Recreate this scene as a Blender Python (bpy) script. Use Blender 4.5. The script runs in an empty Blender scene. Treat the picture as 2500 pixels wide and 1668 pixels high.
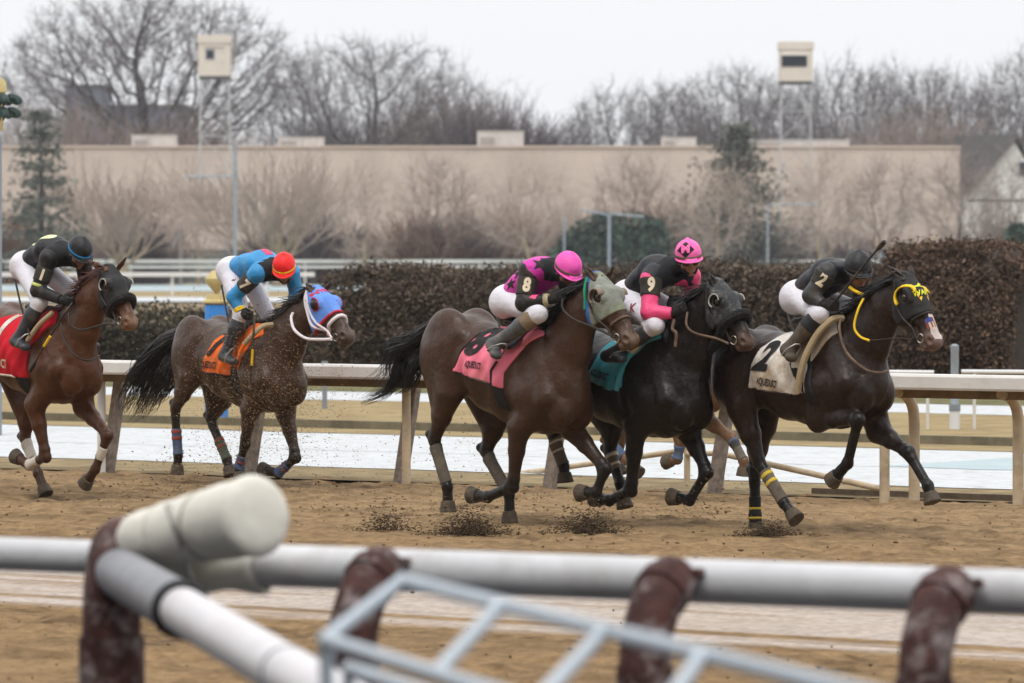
import bpy, bmesh, math, random
import numpy as np
from mathutils import Vector, Matrix
from mathutils.bvhtree import BVHTree

# ------------------------------------------------------------------ camera, world, sun, exposure
SC = bpy.context.scene
COL = SC.collection
F, CX, YH, CH = 12234.0, 1250.0, 617.0, 2.2        # focal length and horizon in photo pixels, eye height in metres
cam = bpy.data.cameras.new('camera')
cam.sensor_width = 36.0; cam.sensor_fit = 'HORIZONTAL'
cam.lens = 36.0 * F / 2500.0
cam.shift_y = -(834.0 - YH) / 2500.0
cam.clip_start = 0.5; cam.clip_end = 4000.0
cam.dof.use_dof = True
cam.dof.focus_distance = 41.5
cam.dof.aperture_fstop = 4.2
co = bpy.data.objects.new('camera', cam); COL.objects.link(co)
co.location = (0, 0, CH); co.rotation_euler = (math.pi / 2, 0, 0)
SC.camera = co

SUN_ELEV, SUN_ROT = math.radians(60), math.radians(200)
wd = bpy.data.worlds.new('World'); SC.world = wd; wd.use_nodes = True
nt = wd.node_tree; nt.nodes.clear()
sky = nt.nodes.new('ShaderNodeTexSky'); sky.sky_type = 'NISHITA'; sky.sun_disc = False
sky.sun_elevation = SUN_ELEV; sky.sun_rotation = SUN_ROT
sky.air_density = 1.0; sky.dust_density = 4.0; sky.ozone_density = 1.0
hs = nt.nodes.new('ShaderNodeHueSaturation'); hs.inputs['Saturation'].default_value = 0.12   # overcast: the blue goes grey
mx = nt.nodes.new('ShaderNodeMix'); mx.data_type = 'RGBA'; mx.inputs[0].default_value = 0.85   # even cloud deck
mx.inputs[7].default_value = (7.6, 7.72, 7.9, 1)
bg = nt.nodes.new('ShaderNodeBackground'); bg.inputs['Strength'].default_value = 0.1
wo = nt.nodes.new('ShaderNodeOutputWorld')
nt.links.new(sky.outputs[0], hs.inputs['Color']); nt.links.new(hs.outputs[0], mx.inputs[6])
tcw = nt.nodes.new('ShaderNodeTexCoord'); sxz = nt.nodes.new('ShaderNodeSeparateXYZ'); nt.links.new(tcw.outputs['Generated'], sxz.inputs[0])
mrz = nt.nodes.new('ShaderNodeMapRange'); mrz.inputs[1].default_value = 0.08; mrz.inputs[2].default_value = 1.0; mrz.inputs[3].default_value = 1.0; mrz.inputs[4].default_value = 1.75
nt.links.new(sxz.outputs[2], mrz.inputs[0])                                   # an overcast sky is brightest overhead
mz = nt.nodes.new('ShaderNodeMix'); mz.data_type = 'RGBA'; mz.blend_type = 'MULTIPLY'; mz.inputs[0].default_value = 1
nt.links.new(mx.outputs[2], mz.inputs[6]); nt.links.new(mrz.outputs[0], mz.inputs[7])
nt.links.new(mz.outputs[2], bg.inputs[0]); nt.links.new(bg.outputs[0], wo.inputs[0])
sl = bpy.data.lights.new('sun', 'SUN'); sl.energy = 0.9; sl.angle = math.radians(14); sl.color = (1.0, 0.96, 0.9)
so = bpy.data.objects.new('sun', sl); COL.objects.link(so)
so.rotation_euler = (math.pi / 2 - SUN_ELEV, 0, -SUN_ROT + math.pi)
so.location = (0, 0, 30)
SC.view_settings.view_transform = 'Standard'; SC.view_settings.look = 'None'
SC.view_settings.exposure = 0.50; SC.view_settings.gamma = 1.0
SC.render.engine = 'CYCLES'
SC.cycles.use_denoising = True
SC.cycles.max_bounces = 5; SC.cycles.transparent_max_bounces = 6

HAZE = 0.00017
rng = random.Random(7)
nrg = np.random.default_rng(11)

# ------------------------------------------------------------------ helpers
def P(px, py, d):
    """the point at depth d seen at photo pixel (px, py)"""
    return Vector(((px - CX) * d / F, d, CH - (py - YH) * d / F))
def P0(px, py, d):                         # the same with pixels of the 2350-wide view
    return P(px / .94, py / .94, d)

MATS = {}
def mat(name, col, rough=0.6, var=0.25, scale=8.0, bump=0.0, bscale=40.0, attr=False, spec=0.3, metal=0.0, stretch=None, mud=0.0, mudcol=(.30,.20,.11), mudscale=9.0, sheen=0.0, mudlo=.5):
    if name in MATS: return MATS[name]
    m = bpy.data.materials.new(name); m.use_nodes = True
    t = m.node_tree; b = t.nodes['Principled BSDF']
    b.inputs['Roughness'].default_value = rough
    b.inputs['Metallic'].default_value = metal
    b.inputs['Specular IOR Level'].default_value = spec
    if sheen: b.inputs['Sheen Weight'].default_value = sheen
    tc = t.nodes.new('ShaderNodeTexCoord')
    src = tc.outputs['Object']
    if stretch:
        mp = t.nodes.new('ShaderNodeMapping'); mp.inputs['Scale'].default_value = stretch
        t.links.new(src, mp.inputs[0]); src = mp.outputs[0]
    n = t.nodes.new('ShaderNodeTexNoise'); n.inputs['Scale'].default_value = scale; n.inputs['Detail'].default_value = 5
    n.inputs['Roughness'].default_value = .65
    t.links.new(src, n.inputs['Vector'])
    rp = t.nodes.new('ShaderNodeMapRange'); rp.inputs[1].default_value = .3; rp.inputs[2].default_value = .7
    rp.inputs[3].default_value = 1 - var; rp.inputs[4].default_value = 1 + var
    t.links.new(n.outputs['Fac'], rp.inputs[0])
    mul = t.nodes.new('ShaderNodeMix'); mul.data_type = 'RGBA'; mul.blend_type = 'MULTIPLY'; mul.inputs[0].default_value = 1
    if attr:
        a = t.nodes.new('ShaderNodeVertexColor'); a.layer_name = 'Col'; t.links.new(a.outputs[0], mul.inputs[6])
    else:
        mul.inputs[6].default_value = (*col, 1)
    t.links.new(rp.outputs[0], mul.inputs[7])
    out = mul.outputs[2]
    if mud:
        n2 = t.nodes.new('ShaderNodeTexNoise'); n2.inputs['Scale'].default_value = mudscale; n2.inputs['Detail'].default_value = 8
        n2.inputs['Roughness'].default_value = .75
        t.links.new(src, n2.inputs['Vector'])
        r2 = t.nodes.new('ShaderNodeMapRange'); r2.inputs[1].default_value = mudlo; r2.inputs[2].default_value = mudlo + .18
        r2.inputs[3].default_value = 0; r2.inputs[4].default_value = mud
        t.links.new(n2.outputs['Fac'], r2.inputs[0])
        m2 = t.nodes.new('ShaderNodeMix'); m2.data_type = 'RGBA'; m2.inputs[7].default_value = (*mudcol, 1)
        t.links.new(r2.outputs[0], m2.inputs[0]); t.links.new(out, m2.inputs[6]); out = m2.outputs[2]
    t.links.new(out, b.inputs['Base Color'])
    if bump:
        n3 = t.nodes.new('ShaderNodeTexNoise'); n3.inputs['Scale'].default_value = bscale; n3.inputs['Detail'].default_value = 4
        t.links.new(src, n3.inputs['Vector'])
        bp = t.nodes.new('ShaderNodeBump'); bp.inputs['Strength'].default_value = 1; bp.inputs['Distance'].default_value = bump
        t.links.new(n3.outputs['Fac'], bp.inputs['Height']); t.links.new(bp.outputs[0], b.inputs['Normal'])
    MATS[name] = m
    return m

def link_mesh(name, V, Fc, m, parent=None, smooth=False, loc=None, col=None):
    me = bpy.data.meshes.new(name)
    V = np.asarray(V, dtype=np.float32)
    if isinstance(Fc, np.ndarray) and Fc.ndim == 2:
        nf, k = Fc.shape
        me.vertices.add(len(V)); me.vertices.foreach_set('co', V.ravel())
        me.loops.add(nf * k); me.loops.foreach_set('vertex_index', Fc.astype(np.int32).ravel())
        me.polygons.add(nf); me.polygons.foreach_set('loop_start', np.arange(0, nf * k, k, dtype=np.int32))
        me.update(calc_edges=True)
    else:
        me.from_pydata([tuple(v) for v in V.tolist()], [], [tuple(f) for f in Fc]); me.update()
    if smooth: me.polygons.foreach_set('use_smooth', np.ones(len(me.polygons), dtype=bool))
    if m: me.materials.append(m)
    if col is not None:
        ca = me.color_attributes.new('Col', 'FLOAT_COLOR', 'POINT')
        c4 = np.ones((len(V), 4), dtype=np.float32); c4[:, :3] = col
        ca.data.foreach_set('color', c4.ravel())
    o = bpy.data.objects.new(name, me); COL.objects.link(o)
    if parent is not None: o.parent = parent
    if loc is not None: o.location = loc
    return o

def tag(o, label=None, cat=None, group=None, kind=None):
    if label: o['label'] = label
    if cat: o['category'] = cat
    if group: o['group'] = group
    if kind: o['kind'] = kind
    return o
def empty(name, loc, rz=0.0):
    o = bpy.data.objects.new(name, None); COL.objects.link(o)
    o.empty_display_size = .2; o.location = loc; o.rotation_euler = (0, 0, rz)
    return o
def copy_tree(o, parent=None):
    c = o.copy(); COL.objects.link(c)
    if parent is not None: c.parent = parent
    for ch in list(o.children): copy_tree(ch, c)
    return c

class MB:
    """collects shapes, then links them as ONE mesh"""
    def __init__(s): s.V = []; s.F = []
    def add(s, V, Fc):
        o = len(s.V); s.V += [tuple(v) for v in V]; s.F += [tuple(i + o for i in f) for f in Fc]; return s
    def tube(s, pts, r, n=8, cap=True):
        pts = [Vector(p) for p in pts]; m = len(pts)
        rr = r if isinstance(r, (list, tuple)) else [r] * m
        t0 = (pts[1] - pts[0]).normalized()
        u = t0.cross(Vector((0, 0, 1)))
        if u.length < 1e-3: u = t0.cross(Vector((0, 1, 0)))
        u.normalize(); V = []
        for i in range(m):
            t = (pts[min(i + 1, m - 1)] - pts[max(i - 1, 0)])
            if t.length < 1e-9: t = t0
            t.normalize(); u = (u - t * u.dot(t)); u.normalize(); w = t.cross(u)
            for k in range(n):
                a = 2 * math.pi * k / n
                V.append(pts[i] + (u * math.cos(a) + w * math.sin(a)) * rr[i])
        Fc = [(i * n + k, i * n + (k + 1) % n, (i + 1) * n + (k + 1) % n, (i + 1) * n + k) for i in range(m - 1) for k in range(n)]
        if cap: Fc += [tuple(range(n))[::-1], tuple((m - 1) * n + k for k in range(n))]
        return s.add(V, Fc)
    def box(s, c, sx, sy, sz, rz=0.0, M=None):
        c = Vector(c); R = M if M else Matrix.Rotation(rz, 3, 'Z')
        V = [c + R @ Vector((x * sx / 2, y * sy / 2, z * sz / 2)) for x in (-1, 1) for y in (-1, 1) for z in (-1, 1)]
        return s.add(V, [(0, 1, 3, 2), (4, 6, 7, 5), (0, 4, 5, 1), (2, 3, 7, 6), (0, 2, 6, 4), (1, 5, 7, 3)])
    def bar(s, a, b, w, h, up=(0, 0, 1)):
        a, b = Vector(a), Vector(b); x = (b - a); L = x.length; x.normalize()
        z = Vector(up); z = (z - x * z.dot(x)).normalized(); y = z.cross(x)
        return s.box((a + b) / 2, L, w, h, M=Matrix((x, y, z)).transposed())
    def lathe(s, c, prof, n=20):
        V = []; c = Vector(c)
        for r, z in prof:
            for k in range(n):
                a = 2 * math.pi * k / n; V.append(c + Vector((r * math.cos(a), r * math.sin(a), z)))
        m = len(prof)
        Fc = [(i * n + k, i * n + (k + 1) % n, (i + 1) * n + (k + 1) % n, (i + 1) * n + k) for i in range(m - 1) for k in range(n)]
        Fc += [tuple(range(n))[::-1], tuple((m - 1) * n + k for k in range(n))]
        return s.add(V, Fc)
    def build(s, name, m, parent=None, smooth=False, base=None, bevel=0.0):
        V = np.array(s.V, dtype=np.float32)
        if base is not None: V = V - np.array(base, dtype=np.float32)
        o = link_mesh(name, V, s.F, m, parent, smooth, loc=(base if base is not None and parent is None else None))
        if smooth:
            try: o.data.set_sharp_from_angle(angle=math.radians(40))
            except Exception: pass
        if bevel:
            b = o.modifiers.new('bevel', 'BEVEL'); b.width = bevel; b.segments = 2; b.limit_method = 'ANGLE'
        return o

def catmull(pts, n=6):
    pts = [Vector(p) for p in pts]; q = [pts[0] * 2 - pts[1]] + pts + [pts[-1] * 2 - pts[-2]]; out = []
    for i in range(1, len(q) - 2):
        a, b, c, d = q[i - 1], q[i], q[i + 1], q[i + 2]
        for k in range(n):
            t = k / n
            out.append(.5 * ((2 * b) + (c - a) * t + (2 * a - 5 * b + 4 * c - d) * t * t + (3 * b - a - 3 * c + d) * t ** 3))
    out.append(pts[-1]); return out

def vnoise(x, y, seed=0):
    """2-D value noise, 0..1, on numpy arrays"""
    xi = np.floor(x).astype(np.int64); yi = np.floor(y).astype(np.int64)
    fx = x - xi; fy = y - yi; fx = fx * fx * (3 - 2 * fx); fy = fy * fy * (3 - 2 * fy)
    def h(a, b):
        v = (a * 374761393 + b * 668265263 + seed * 1442695041) & 0xffffffff
        v = ((v ^ (v >> 13)) * 1274126177) & 0xffffffff
        return ((v ^ (v >> 16)) & 0xffff) / 65535.0
    return (h(xi, yi) * (1 - fx) + h(xi + 1, yi) * fx) * (1 - fy) + (h(xi, yi + 1) * (1 - fx) + h(xi + 1, yi + 1) * fx) * fy

# signed-distance modelling: smooth unions of tapered elliptic segments, meshed with surface nets
class Prim:
    pass
def seg(A, B, a, b, side=(0, 1, 0), k=.03, col=None, g=0):
    p = Prim(); p.t = 0; p.A = np.array(A, float); p.B = np.array(B, float)
    p.a = a if isinstance(a, tuple) else (a, a); p.b = b if isinstance(b, tuple) else (b, b)
    p.k = k; p.col = col; p.g = g
    e = p.B - p.A; L = np.linalg.norm(e); p.L = L; p.e = e / max(L, 1e-9)
    s = np.array(side, float); s = s - p.e * (s @ p.e)
    if np.linalg.norm(s) < 1e-4: s = np.array((1., 0, 0)); s = s - p.e * (s @ p.e)
    p.s = s / np.linalg.norm(s); p.n = np.cross(p.e, p.s)
    return p
def ell(C, R, ax=None, k=.03, col=None, g=0):
    p = Prim(); p.t = 1; p.C = np.array(C, float); p.R = np.array(R, float)
    p.ax = np.eye(3) if ax is None else np.array([np.array(v, float) / np.linalg.norm(v) for v in ax])
    p.k = k; p.col = col; p.g = g
    return p
def pdist(p, X):
    if p.t == 0:
        r0 = X - p.A; tt = r0 @ p.e; t = np.clip(tt / max(p.L, 1e-9), 0, 1)
        rs = r0 @ p.s; rn = r0 @ p.n; ra = tt - t * p.L
        w = p.a[0] + (p.b[0] - p.a[0]) * t; h = p.a[1] + (p.b[1] - p.a[1]) * t; m = np.minimum(w, h)
        qs, qn, qa = rs / w, rn / h, ra / m
        k0 = np.sqrt(qs * qs + qn * qn + qa * qa)
        k1 = np.sqrt((qs / w) ** 2 + (qn / h) ** 2 + (qa / m) ** 2)
        return np.where(k1 > 1e-6, k0 * (k0 - 1) / np.maximum(k1, 1e-6), -m)
    r = (X - p.C) @ p.ax.T; q = r / p.R
    k0 = np.sqrt((q * q).sum(-1)); k1 = np.sqrt(((q / p.R) ** 2).sum(-1))
    return np.where(k1 > 1e-6, k0 * (k0 - 1) / np.maximum(k1, 1e-6), -p.R.min())
def pbox(p, pad):
    if p.t == 0:
        m = max(*p.a, *p.b) + pad
        return np.minimum(p.A, p.B) - m, np.maximum(p.A, p.B) + m
    m = p.R.max() + pad
    return p.C - m, p.C + m
def smin(a, b, k):
    h = np.clip(.5 + .5 * (b - a) / k, 0, 1)
    return b + (a - b) * h - k * h * (1 - h)
CORN = [(0,0,0),(1,0,0),(0,1,0),(1,1,0),(0,0,1),(1,0,1),(0,1,1),(1,1,1)]
def surfnet(D, org, h):
    S = D < 0; nx, ny, nz = D.shape
    cnt = np.zeros((nx-1, ny-1, nz-1), np.int8)
    for a, b, c in CORN: cnt += S[a:nx-1+a, b:ny-1+b, c:nz-1+c]
    act = (cnt > 0) & (cnt < 8)
    I, J, K = np.nonzero(act); n = len(I)
    idx = -np.ones(act.shape, np.int64); idx[I, J, K] = np.arange(n)
    acc = np.zeros((n, 3)); num = np.zeros(n)
    for a in range(8):
        for ax in range(3):
            ca = CORN[a]
            if ca[ax]: continue
            cb = list(ca); cb[ax] = 1
            da = D[I+ca[0], J+ca[1], K+ca[2]]; db = D[I+cb[0], J+cb[1], K+cb[2]]
            m = (da < 0) != (db < 0)
            t = np.where(m, da / np.where(m, da - db, 1), 0)
            pos = np.repeat(np.array(ca, float)[None], n, 0); pos[:, ax] = t
            acc[m] += pos[m]; num[m] += 1
    V = (np.stack([I, J, K], 1) + acc / np.maximum(num, 1)[:, None]) * h + org
    Fs = []
    def quads(m, i, j, k, cells, fl):
        q = np.stack([idx[i+a, j+b, k+c] for a, b, c in cells], 1)
        q = np.where(fl[:, None], q, q[:, ::-1]); Fs.append(q[(q >= 0).all(1)])
    for ax in range(3):
        sl0 = [slice(1, -1)] * 3; sl1 = [slice(1, -1)] * 3
        sl0[ax] = slice(0, -1); sl1[ax] = slice(1, None)
        A, B = S[tuple(sl0)], S[tuple(sl1)]
        i, j, k = np.nonzero(A != B); fl = A[i, j, k]
        off = [1, 1, 1]; off[ax] = 0; i, j, k = i + off[0], j + off[1], k + off[2]
        b, c = (ax + 1) % 3, (ax + 2) % 3
        cells = []
        for db, dc in ((-1, -1), (0, -1), (0, 0), (-1, 0)):
            v = [0, 0, 0]; v[b] = db; v[c] = dc; cells.append(v)
        quads(None, i, j, k, cells, fl)
    return V, np.concatenate(Fs, 0)

def sdf_mesh(prims, h=.012, inflate=0.0, clips=(), subs=(), limbk=.05, wt=.012):
    """groups: g=0 is the trunk, every other g a limb that blends with the trunk only"""
    pad = .06 + inflate
    lo = np.min([pbox(p, pad)[0] for p in prims], 0); hi = np.max([pbox(p, pad)[1] for p in prims], 0)
    dims = np.ceil((hi - lo) / h).astype(int) + 1
    axs = [lo[i] + h * np.arange(dims[i]) for i in range(3)]
    gs = sorted(set(p.g for p in prims)); G = {}
    for p in prims:
        if p.g not in G: G[p.g] = np.full(dims, .25, np.float32)
        D = G[p.g]; bl, bh = pbox(p, pad + p.k)
        a = np.clip(np.floor((bl - lo) / h).astype(int), 0, dims); b = np.clip(np.ceil((bh - lo) / h).astype(int) + 1, 0, dims)
        X = np.stack(np.meshgrid(*[axs[i][a[i]:b[i]] for i in range(3)], indexing='ij'), -1)
        sl = tuple(slice(a[i], b[i]) for i in range(3))
        D[sl] = smin(D[sl], pdist(p, X), p.k)
    base = G.get(0)
    if base is None: D = np.min([G[g] for g in gs], 0)
    else:
        D = base.copy()
        for g in gs:
            if g == 0: continue
            lk = limbk[g] if isinstance(limbk, dict) else limbk
            D = np.minimum(D, smin(base, G[g], lk))
    if inflate: D = D - inflate
    if clips or subs:
        X = np.stack(np.meshgrid(*axs, indexing='ij'), -1)
        for c in clips: D = np.maximum(D, c(X))
        for sp in subs:
            d = pdist(sp, X); D = -smin(-D, d, sp.k)
    D[0] = D[-1] = .1; D[:, 0] = D[:, -1] = .1; D[:, :, 0] = D[:, :, -1] = .1
    V, Fq = surfnet(D.astype(np.float64), lo, h)
    col = None
    cp = [p for p in prims if p.col is not None]
    if cp:
        w = np.zeros(len(V)); col = np.zeros((len(V), 3)); dm = np.full(len(V), 9.0); ds = []
        for p in cp:
            d = pdist(p, V); ds.append(d); dm = np.minimum(dm, d)
        for p, d in zip(cp, ds):
            x = np.exp(-np.clip((d - dm) / wt, 0, 40)); w += x; col += x[:, None] * np.array(p.col)
        col /= w[:, None]
    return V, Fq, col
def plane_clip(pt, nrm):          # keeps the side the normal points away from
    pt = np.array(pt, float); nrm = np.array(nrm, float); nrm /= np.linalg.norm(nrm)
    return lambda X: (X - pt) @ nrm
def poly_clip(poly, i=0, j=2):
    """inside of a polygon in the (i, j) plane"""
    poly = [np.array(q, float) for q in poly]
    def f(X):
        x, y = X[..., i], X[..., j]; d = None; inside = np.zeros(x.shape, bool); n = len(poly)
        for a in range(n):
            p, q = poly[a], poly[(a + 1) % n]; e = q - p
            t = np.clip(((x - p[0]) * e[0] + (y - p[1]) * e[1]) / (e @ e), 0, 1)
            dd = (x - p[0] - t * e[0]) ** 2 + (y - p[1] - t * e[1]) ** 2
            d = dd if d is None else np.minimum(d, dd)
            c = ((p[1] <= y) != (q[1] <= y)) & (x < e[0] * (y - p[1]) / (e[1] if abs(e[1]) > 1e-9 else 1e-9) + p[0])
            inside ^= c
        d = np.sqrt(d); return np.where(inside, -d, d)
    return f
def bvh_of(V, Fq): return BVHTree.FromPolygons([Vector(v) for v in V.tolist()], [tuple(f) for f in Fq.tolist()])

# flat marks that follow the surface they lie on
def text2d(s, size, bold=.012, shear=0.0, cuts=1):
    cu = bpy.data.curves.new('t', 'FONT'); cu.body = s; cu.size = size; cu.align_x = 'CENTER'; cu.align_y = 'CENTER'
    cu.offset = bold * size; cu.shear = shear; cu.resolution_u = 3
    ob = bpy.data.objects.new('t', cu); COL.objects.link(ob)
    me = bpy.data.meshes.new_from_object(ob.evaluated_get(bpy.context.evaluated_depsgraph_get()))
    bpy.data.objects.remove(ob); bpy.data.curves.remove(cu)
    bm = bmesh.new(); bm.from_mesh(me); bpy.data.meshes.remove(me)
    bmesh.ops.triangulate(bm, faces=bm.faces[:])
    for _ in range(cuts):
        bmesh.ops.subdivide_edges(bm, edges=[e for e in bm.edges if e.calc_length() > size * .12], cuts=1)
        bmesh.ops.triangulate(bm, faces=bm.faces[:])
    bm.verts.index_update()
    V = [(v.co.x, v.co.y) for v in bm.verts]; Fc = [tuple(v.index for v in f.verts) for f in bm.faces]
    bm.free(); return V, Fc
def star2d(r, n=5, r2=.42, rot=math.pi / 2):
    V = [(0, 0)]
    for i in range(2 * n):
        a = rot + math.pi * i / n; q = r if i % 2 == 0 else r * r2; V.append((q * math.cos(a), q * math.sin(a)))
    return V, [(0, i + 1, (i + 1) % (2 * n) + 1) for i in range(2 * n)]
def disc2d(rx, ry, n=24, rings=4):
    V = [(0, 0)]; Fc = []
    for j in range(1, rings + 1):
        for i in range(n):
            a = 2 * math.pi * i / n; V.append((rx * j / rings * math.cos(a), ry * j / rings * math.sin(a)))
    Fc += [(0, 1 + i, 1 + (i + 1) % n) for i in range(n)]
    for j in range(rings - 1):
        o = 1 + j * n; Fc += [(o + i, o + n + i, o + n + (i + 1) % n, o + (i + 1) % n) for i in range(n)]
    return V, Fc
def rect2d(w, h, nx=8, ny=8):
    V = [(w * (i / nx - .5), h * (j / ny - .5)) for j in range(ny + 1) for i in range(nx + 1)]
    return V, [(j * (nx + 1) + i, j * (nx + 1) + i + 1, (j + 1) * (nx + 1) + i + 1, (j + 1) * (nx + 1) + i) for j in range(ny) for i in range(nx)]
def poly2d(pts):
    return list(pts), [tuple(range(len(pts)))]
def join2d(*a):
    V = []; Fc = []
    for v, f in a:
        o = len(V); V += v; Fc += [tuple(i + o for i in q) for q in f]
    return V, Fc
def shift2d(a, dx, dy, rot=0.0):
    c, s = math.cos(rot), math.sin(rot)
    return [(x * c - y * s + dx, x * s + y * c + dy) for x, y in a[0]], a[1]
def refine(shape, mx):
    bm = bmesh.new(); vs_ = [bm.verts.new((x, y, 0)) for x, y in shape[0]]
    for f in shape[1]:
        try: bm.faces.new([vs_[i] for i in f])
        except ValueError: pass
    bmesh.ops.triangulate(bm, faces=bm.faces[:])
    for _ in range(5):
        ed = [e for e in bm.edges if e.calc_length() > mx]
        if not ed: break
        bmesh.ops.subdivide_edges(bm, edges=ed, cuts=1); bmesh.ops.triangulate(bm, faces=bm.faces[:])
    bm.verts.index_update(); out = [(v.co.x, v.co.y) for v in bm.verts], [tuple(v.index for v in f.verts) for f in bm.faces]
    bm.free(); return out
def decal(name, shape, org, ux, uy, bvh, m, parent, off=.004, reach=.5):
    V2, Fc = refine(shape, .022); org, ux, uy = Vector(org), Vector(ux).normalized(), Vector(uy)
    uy = (uy - ux * uy.dot(ux)).normalized(); nz = ux.cross(uy)          # points at the viewer of the mark
    V = []
    for x, y in V2:
        p = org + ux * x + uy * y
        hit = bvh.ray_cast(p + nz * reach, -nz, reach * 2)
        V.append((hit[0] + nz * off) if hit[0] is not None else None)
    Fc = [f for f in Fc if all(V[i] is not None for i in f)]
    V = [v if v is not None else org for v in V]
    used = sorted(set(i for f in Fc for i in f)); ix = {a: b for b, a in enumerate(used)}
    return link_mesh(name, np.array([tuple(V[i]) for i in used] or [tuple(org)]), [tuple(ix[i] for i in f) for f in Fc], m, parent)

def tube_np(acc, pts, rad, n):
    """tapered n-sided tube, appended to acc=(V list, F list, count)"""
    pts = np.asarray(pts); rad = np.asarray(rad); m = len(pts)
    t = np.gradient(pts, axis=0); t /= np.linalg.norm(t, axis=1)[:, None] + 1e-9
    ref = np.array([.3, .5, .8]) if abs(t[0] @ np.array([.3, .5, .8])) < .93 else np.array([1., 0, 0])
    u = np.cross(t, ref); u /= np.linalg.norm(u, axis=1)[:, None] + 1e-9; w = np.cross(t, u)
    a = 2 * np.pi * np.arange(n) / n
    V = pts[:, None] + rad[:, None, None] * (u[:, None] * np.cos(a)[None, :, None] + w[:, None] * np.sin(a)[None, :, None])
    i, k = np.meshgrid(np.arange(m - 1), np.arange(n), indexing='ij'); i, k = i.ravel(), k.ravel(); k2 = (k + 1) % n
    acc[1].append(np.stack([i * n + k, i * n + k2, (i + 1) * n + k2, (i + 1) * n + k], 1) + acc[2][0])
    acc[0].append(V.reshape(-1, 3)); acc[2][0] += m * n
def newacc(): return ([], [], [0])
# ------------------------------------------------------------------ the setting
AL = math.radians(36.5)
U = Vector((math.cos(AL), -math.sin(AL), 0)); N = Vector((math.sin(AL), math.cos(AL), 0))    # along the track, across it
RZ = -AL
def G(s, v, z=0.0): return U * s + N * v + Vector((0, 0, z))
def vs(px, v):
    """position along the track where the line at distance v crosses photo column px"""
    k = (px - CX) / F; Y = v / (N.y + N.x * k); return Y * k * U.x + Y * U.y
def sheet(name, m, s0, s1, v0, v1, z, ns=1, nv=1, wob=0.0, label=None, kind='structure'):
    S = np.linspace(s0, s1, ns + 1); Vv = np.linspace(v0, v1, nv + 1)
    A, B = np.meshgrid(S, Vv, indexing='ij')
    if wob:
        B = B + wob * (vnoise(A * 1.1, B * 0 + v0, 3) - .5) + wob * .5 * (vnoise(A * 4.3, B * 0 + v0, 5) - .5)
    V = np.stack([A * U.x + B * N.x, A * U.y + B * N.y, np.full(A.shape, z)], -1).reshape(-1, 3)
    i, j = np.meshgrid(np.arange(ns), np.arange(nv), indexing='ij'); a = (i * (nv + 1) + j).ravel()
    Fq = np.stack([a, a + nv + 1, a + nv + 2, a + 1], 1)
    o = link_mesh(name, V, Fq, m); tag(o, label, kind=kind); return o

M_dirt = mat('dirt', (1, 1, 1), rough=.95, var=.28, scale=14.0, attr=True, bump=.016, bscale=38, spec=.08)
M_field = mat('dry_field', (.24, .185, .115), rough=1, var=.25, scale=.25, spec=.05)
M_verge = mat('verge_grass', (.235, .18, .105), rough=1, var=.42, scale=2.2, bump=.03, bscale=18, spec=.05, mud=.5, mudcol=(.15, .13, .07), mudscale=1.5)
M_dry = mat('dormant_grass', (.29, .22, .12), rough=1, var=.3, scale=1.6, bump=.03, bscale=16, spec=.05, mud=.45, mudcol=(.19, .17, .08), mudscale=.8)
M_snow = mat('snow', (.49, .505, .515), rough=.8, var=.10, scale=2.5, bump=.012, bscale=9, spec=.2, mud=.6, mudcol=(.26, .21, .15), mudscale=4.5, stretch=(1, 1, 1))
M_ice = mat('thawing_snow', (.33, .41, .43), rough=.55, var=.10, scale=1.4, bump=.006, bscale=5, spec=.3)
M_board = mat('weathered_board', (.16, .12, .085), rough=.9, var=.4, scale=6)
M_white = mat('white_paint', (.62, .60, .57), rough=.45, var=.06, scale=2.5, mud=.35, mudcol=(.42, .34, .24), mudscale=3)
M_whiteclean = mat('clean_white_paint', (.64, .64, .64), rough=.4, var=.04, scale=3)
M_tanpost = mat('muddy_cream_paint', (.46, .36, .24), rough=.7, var=.25, scale=5, mud=.6, mudcol=(.62, .55, .45), mudscale=4)
M_slant = mat('mud_caked_post', (.24, .20, .17), rough=.95, var=.45, scale=14, mud=.5, mudcol=(.34, .29, .25), mudscale=18)
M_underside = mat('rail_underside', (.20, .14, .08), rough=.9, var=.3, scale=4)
M_bluepost = mat('blue_paint', (.035, .21, .58), rough=.5, var=.1, scale=4)
M_gold = mat('gold_paint', (.47, .37, .16), rough=.5, var=.2, scale=6, mud=.4, mudcol=(.4, .3, .16))
M_steel = mat('galvanised_steel', (.25, .28, .31), rough=.5, var=.2, scale=5, metal=.2)
M_farrail = mat('far_rail_paint', (.62, .61, .56), rough=.6, var=.1, scale=.5)
M_fence = mat('green_windscreen', (.10, .125, .115), rough=.95, var=.2, scale=.6)
M_wall = mat('warehouse_wall', (.50, .425, .37), rough=.9, var=.12, scale=.35)
M_cream = mat('tower_cladding', (.60, .53, .455), rough=.7, var=.05, scale=1.5)
M_dark = mat('dark_opening', (.02, .025, .035), rough=.4, var=.1)
M_roofbox = mat('roof_plant_metal', (.46, .43, .40), rough=.7, var=.15, scale=1)
M_slate = mat('dark_shingles', (.10, .095, .095), rough=.9, var=.3, scale=2)
M_cladding = mat('white_clapboard', (.72, .73, .71), rough=.8, var=.1, scale=2)
M_bldg = mat('distant_dark_block', (.14, .155, .21), rough=.9, var=.2, scale=.3)
M_straw = mat('straw_bank', (.43, .33, .215), rough=1, var=.3, scale=.8)
M_bark = mat('dark_bark', (.055, .048, .050), rough=.95, var=.3, scale=2)
M_twig = mat('grey_twigs', (.135, .120, .123), rough=1, var=.25, scale=1)
M_twigbrown = mat('brown_twigs', (.27, .215, .185), rough=1, var=.3, scale=.8)
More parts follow.
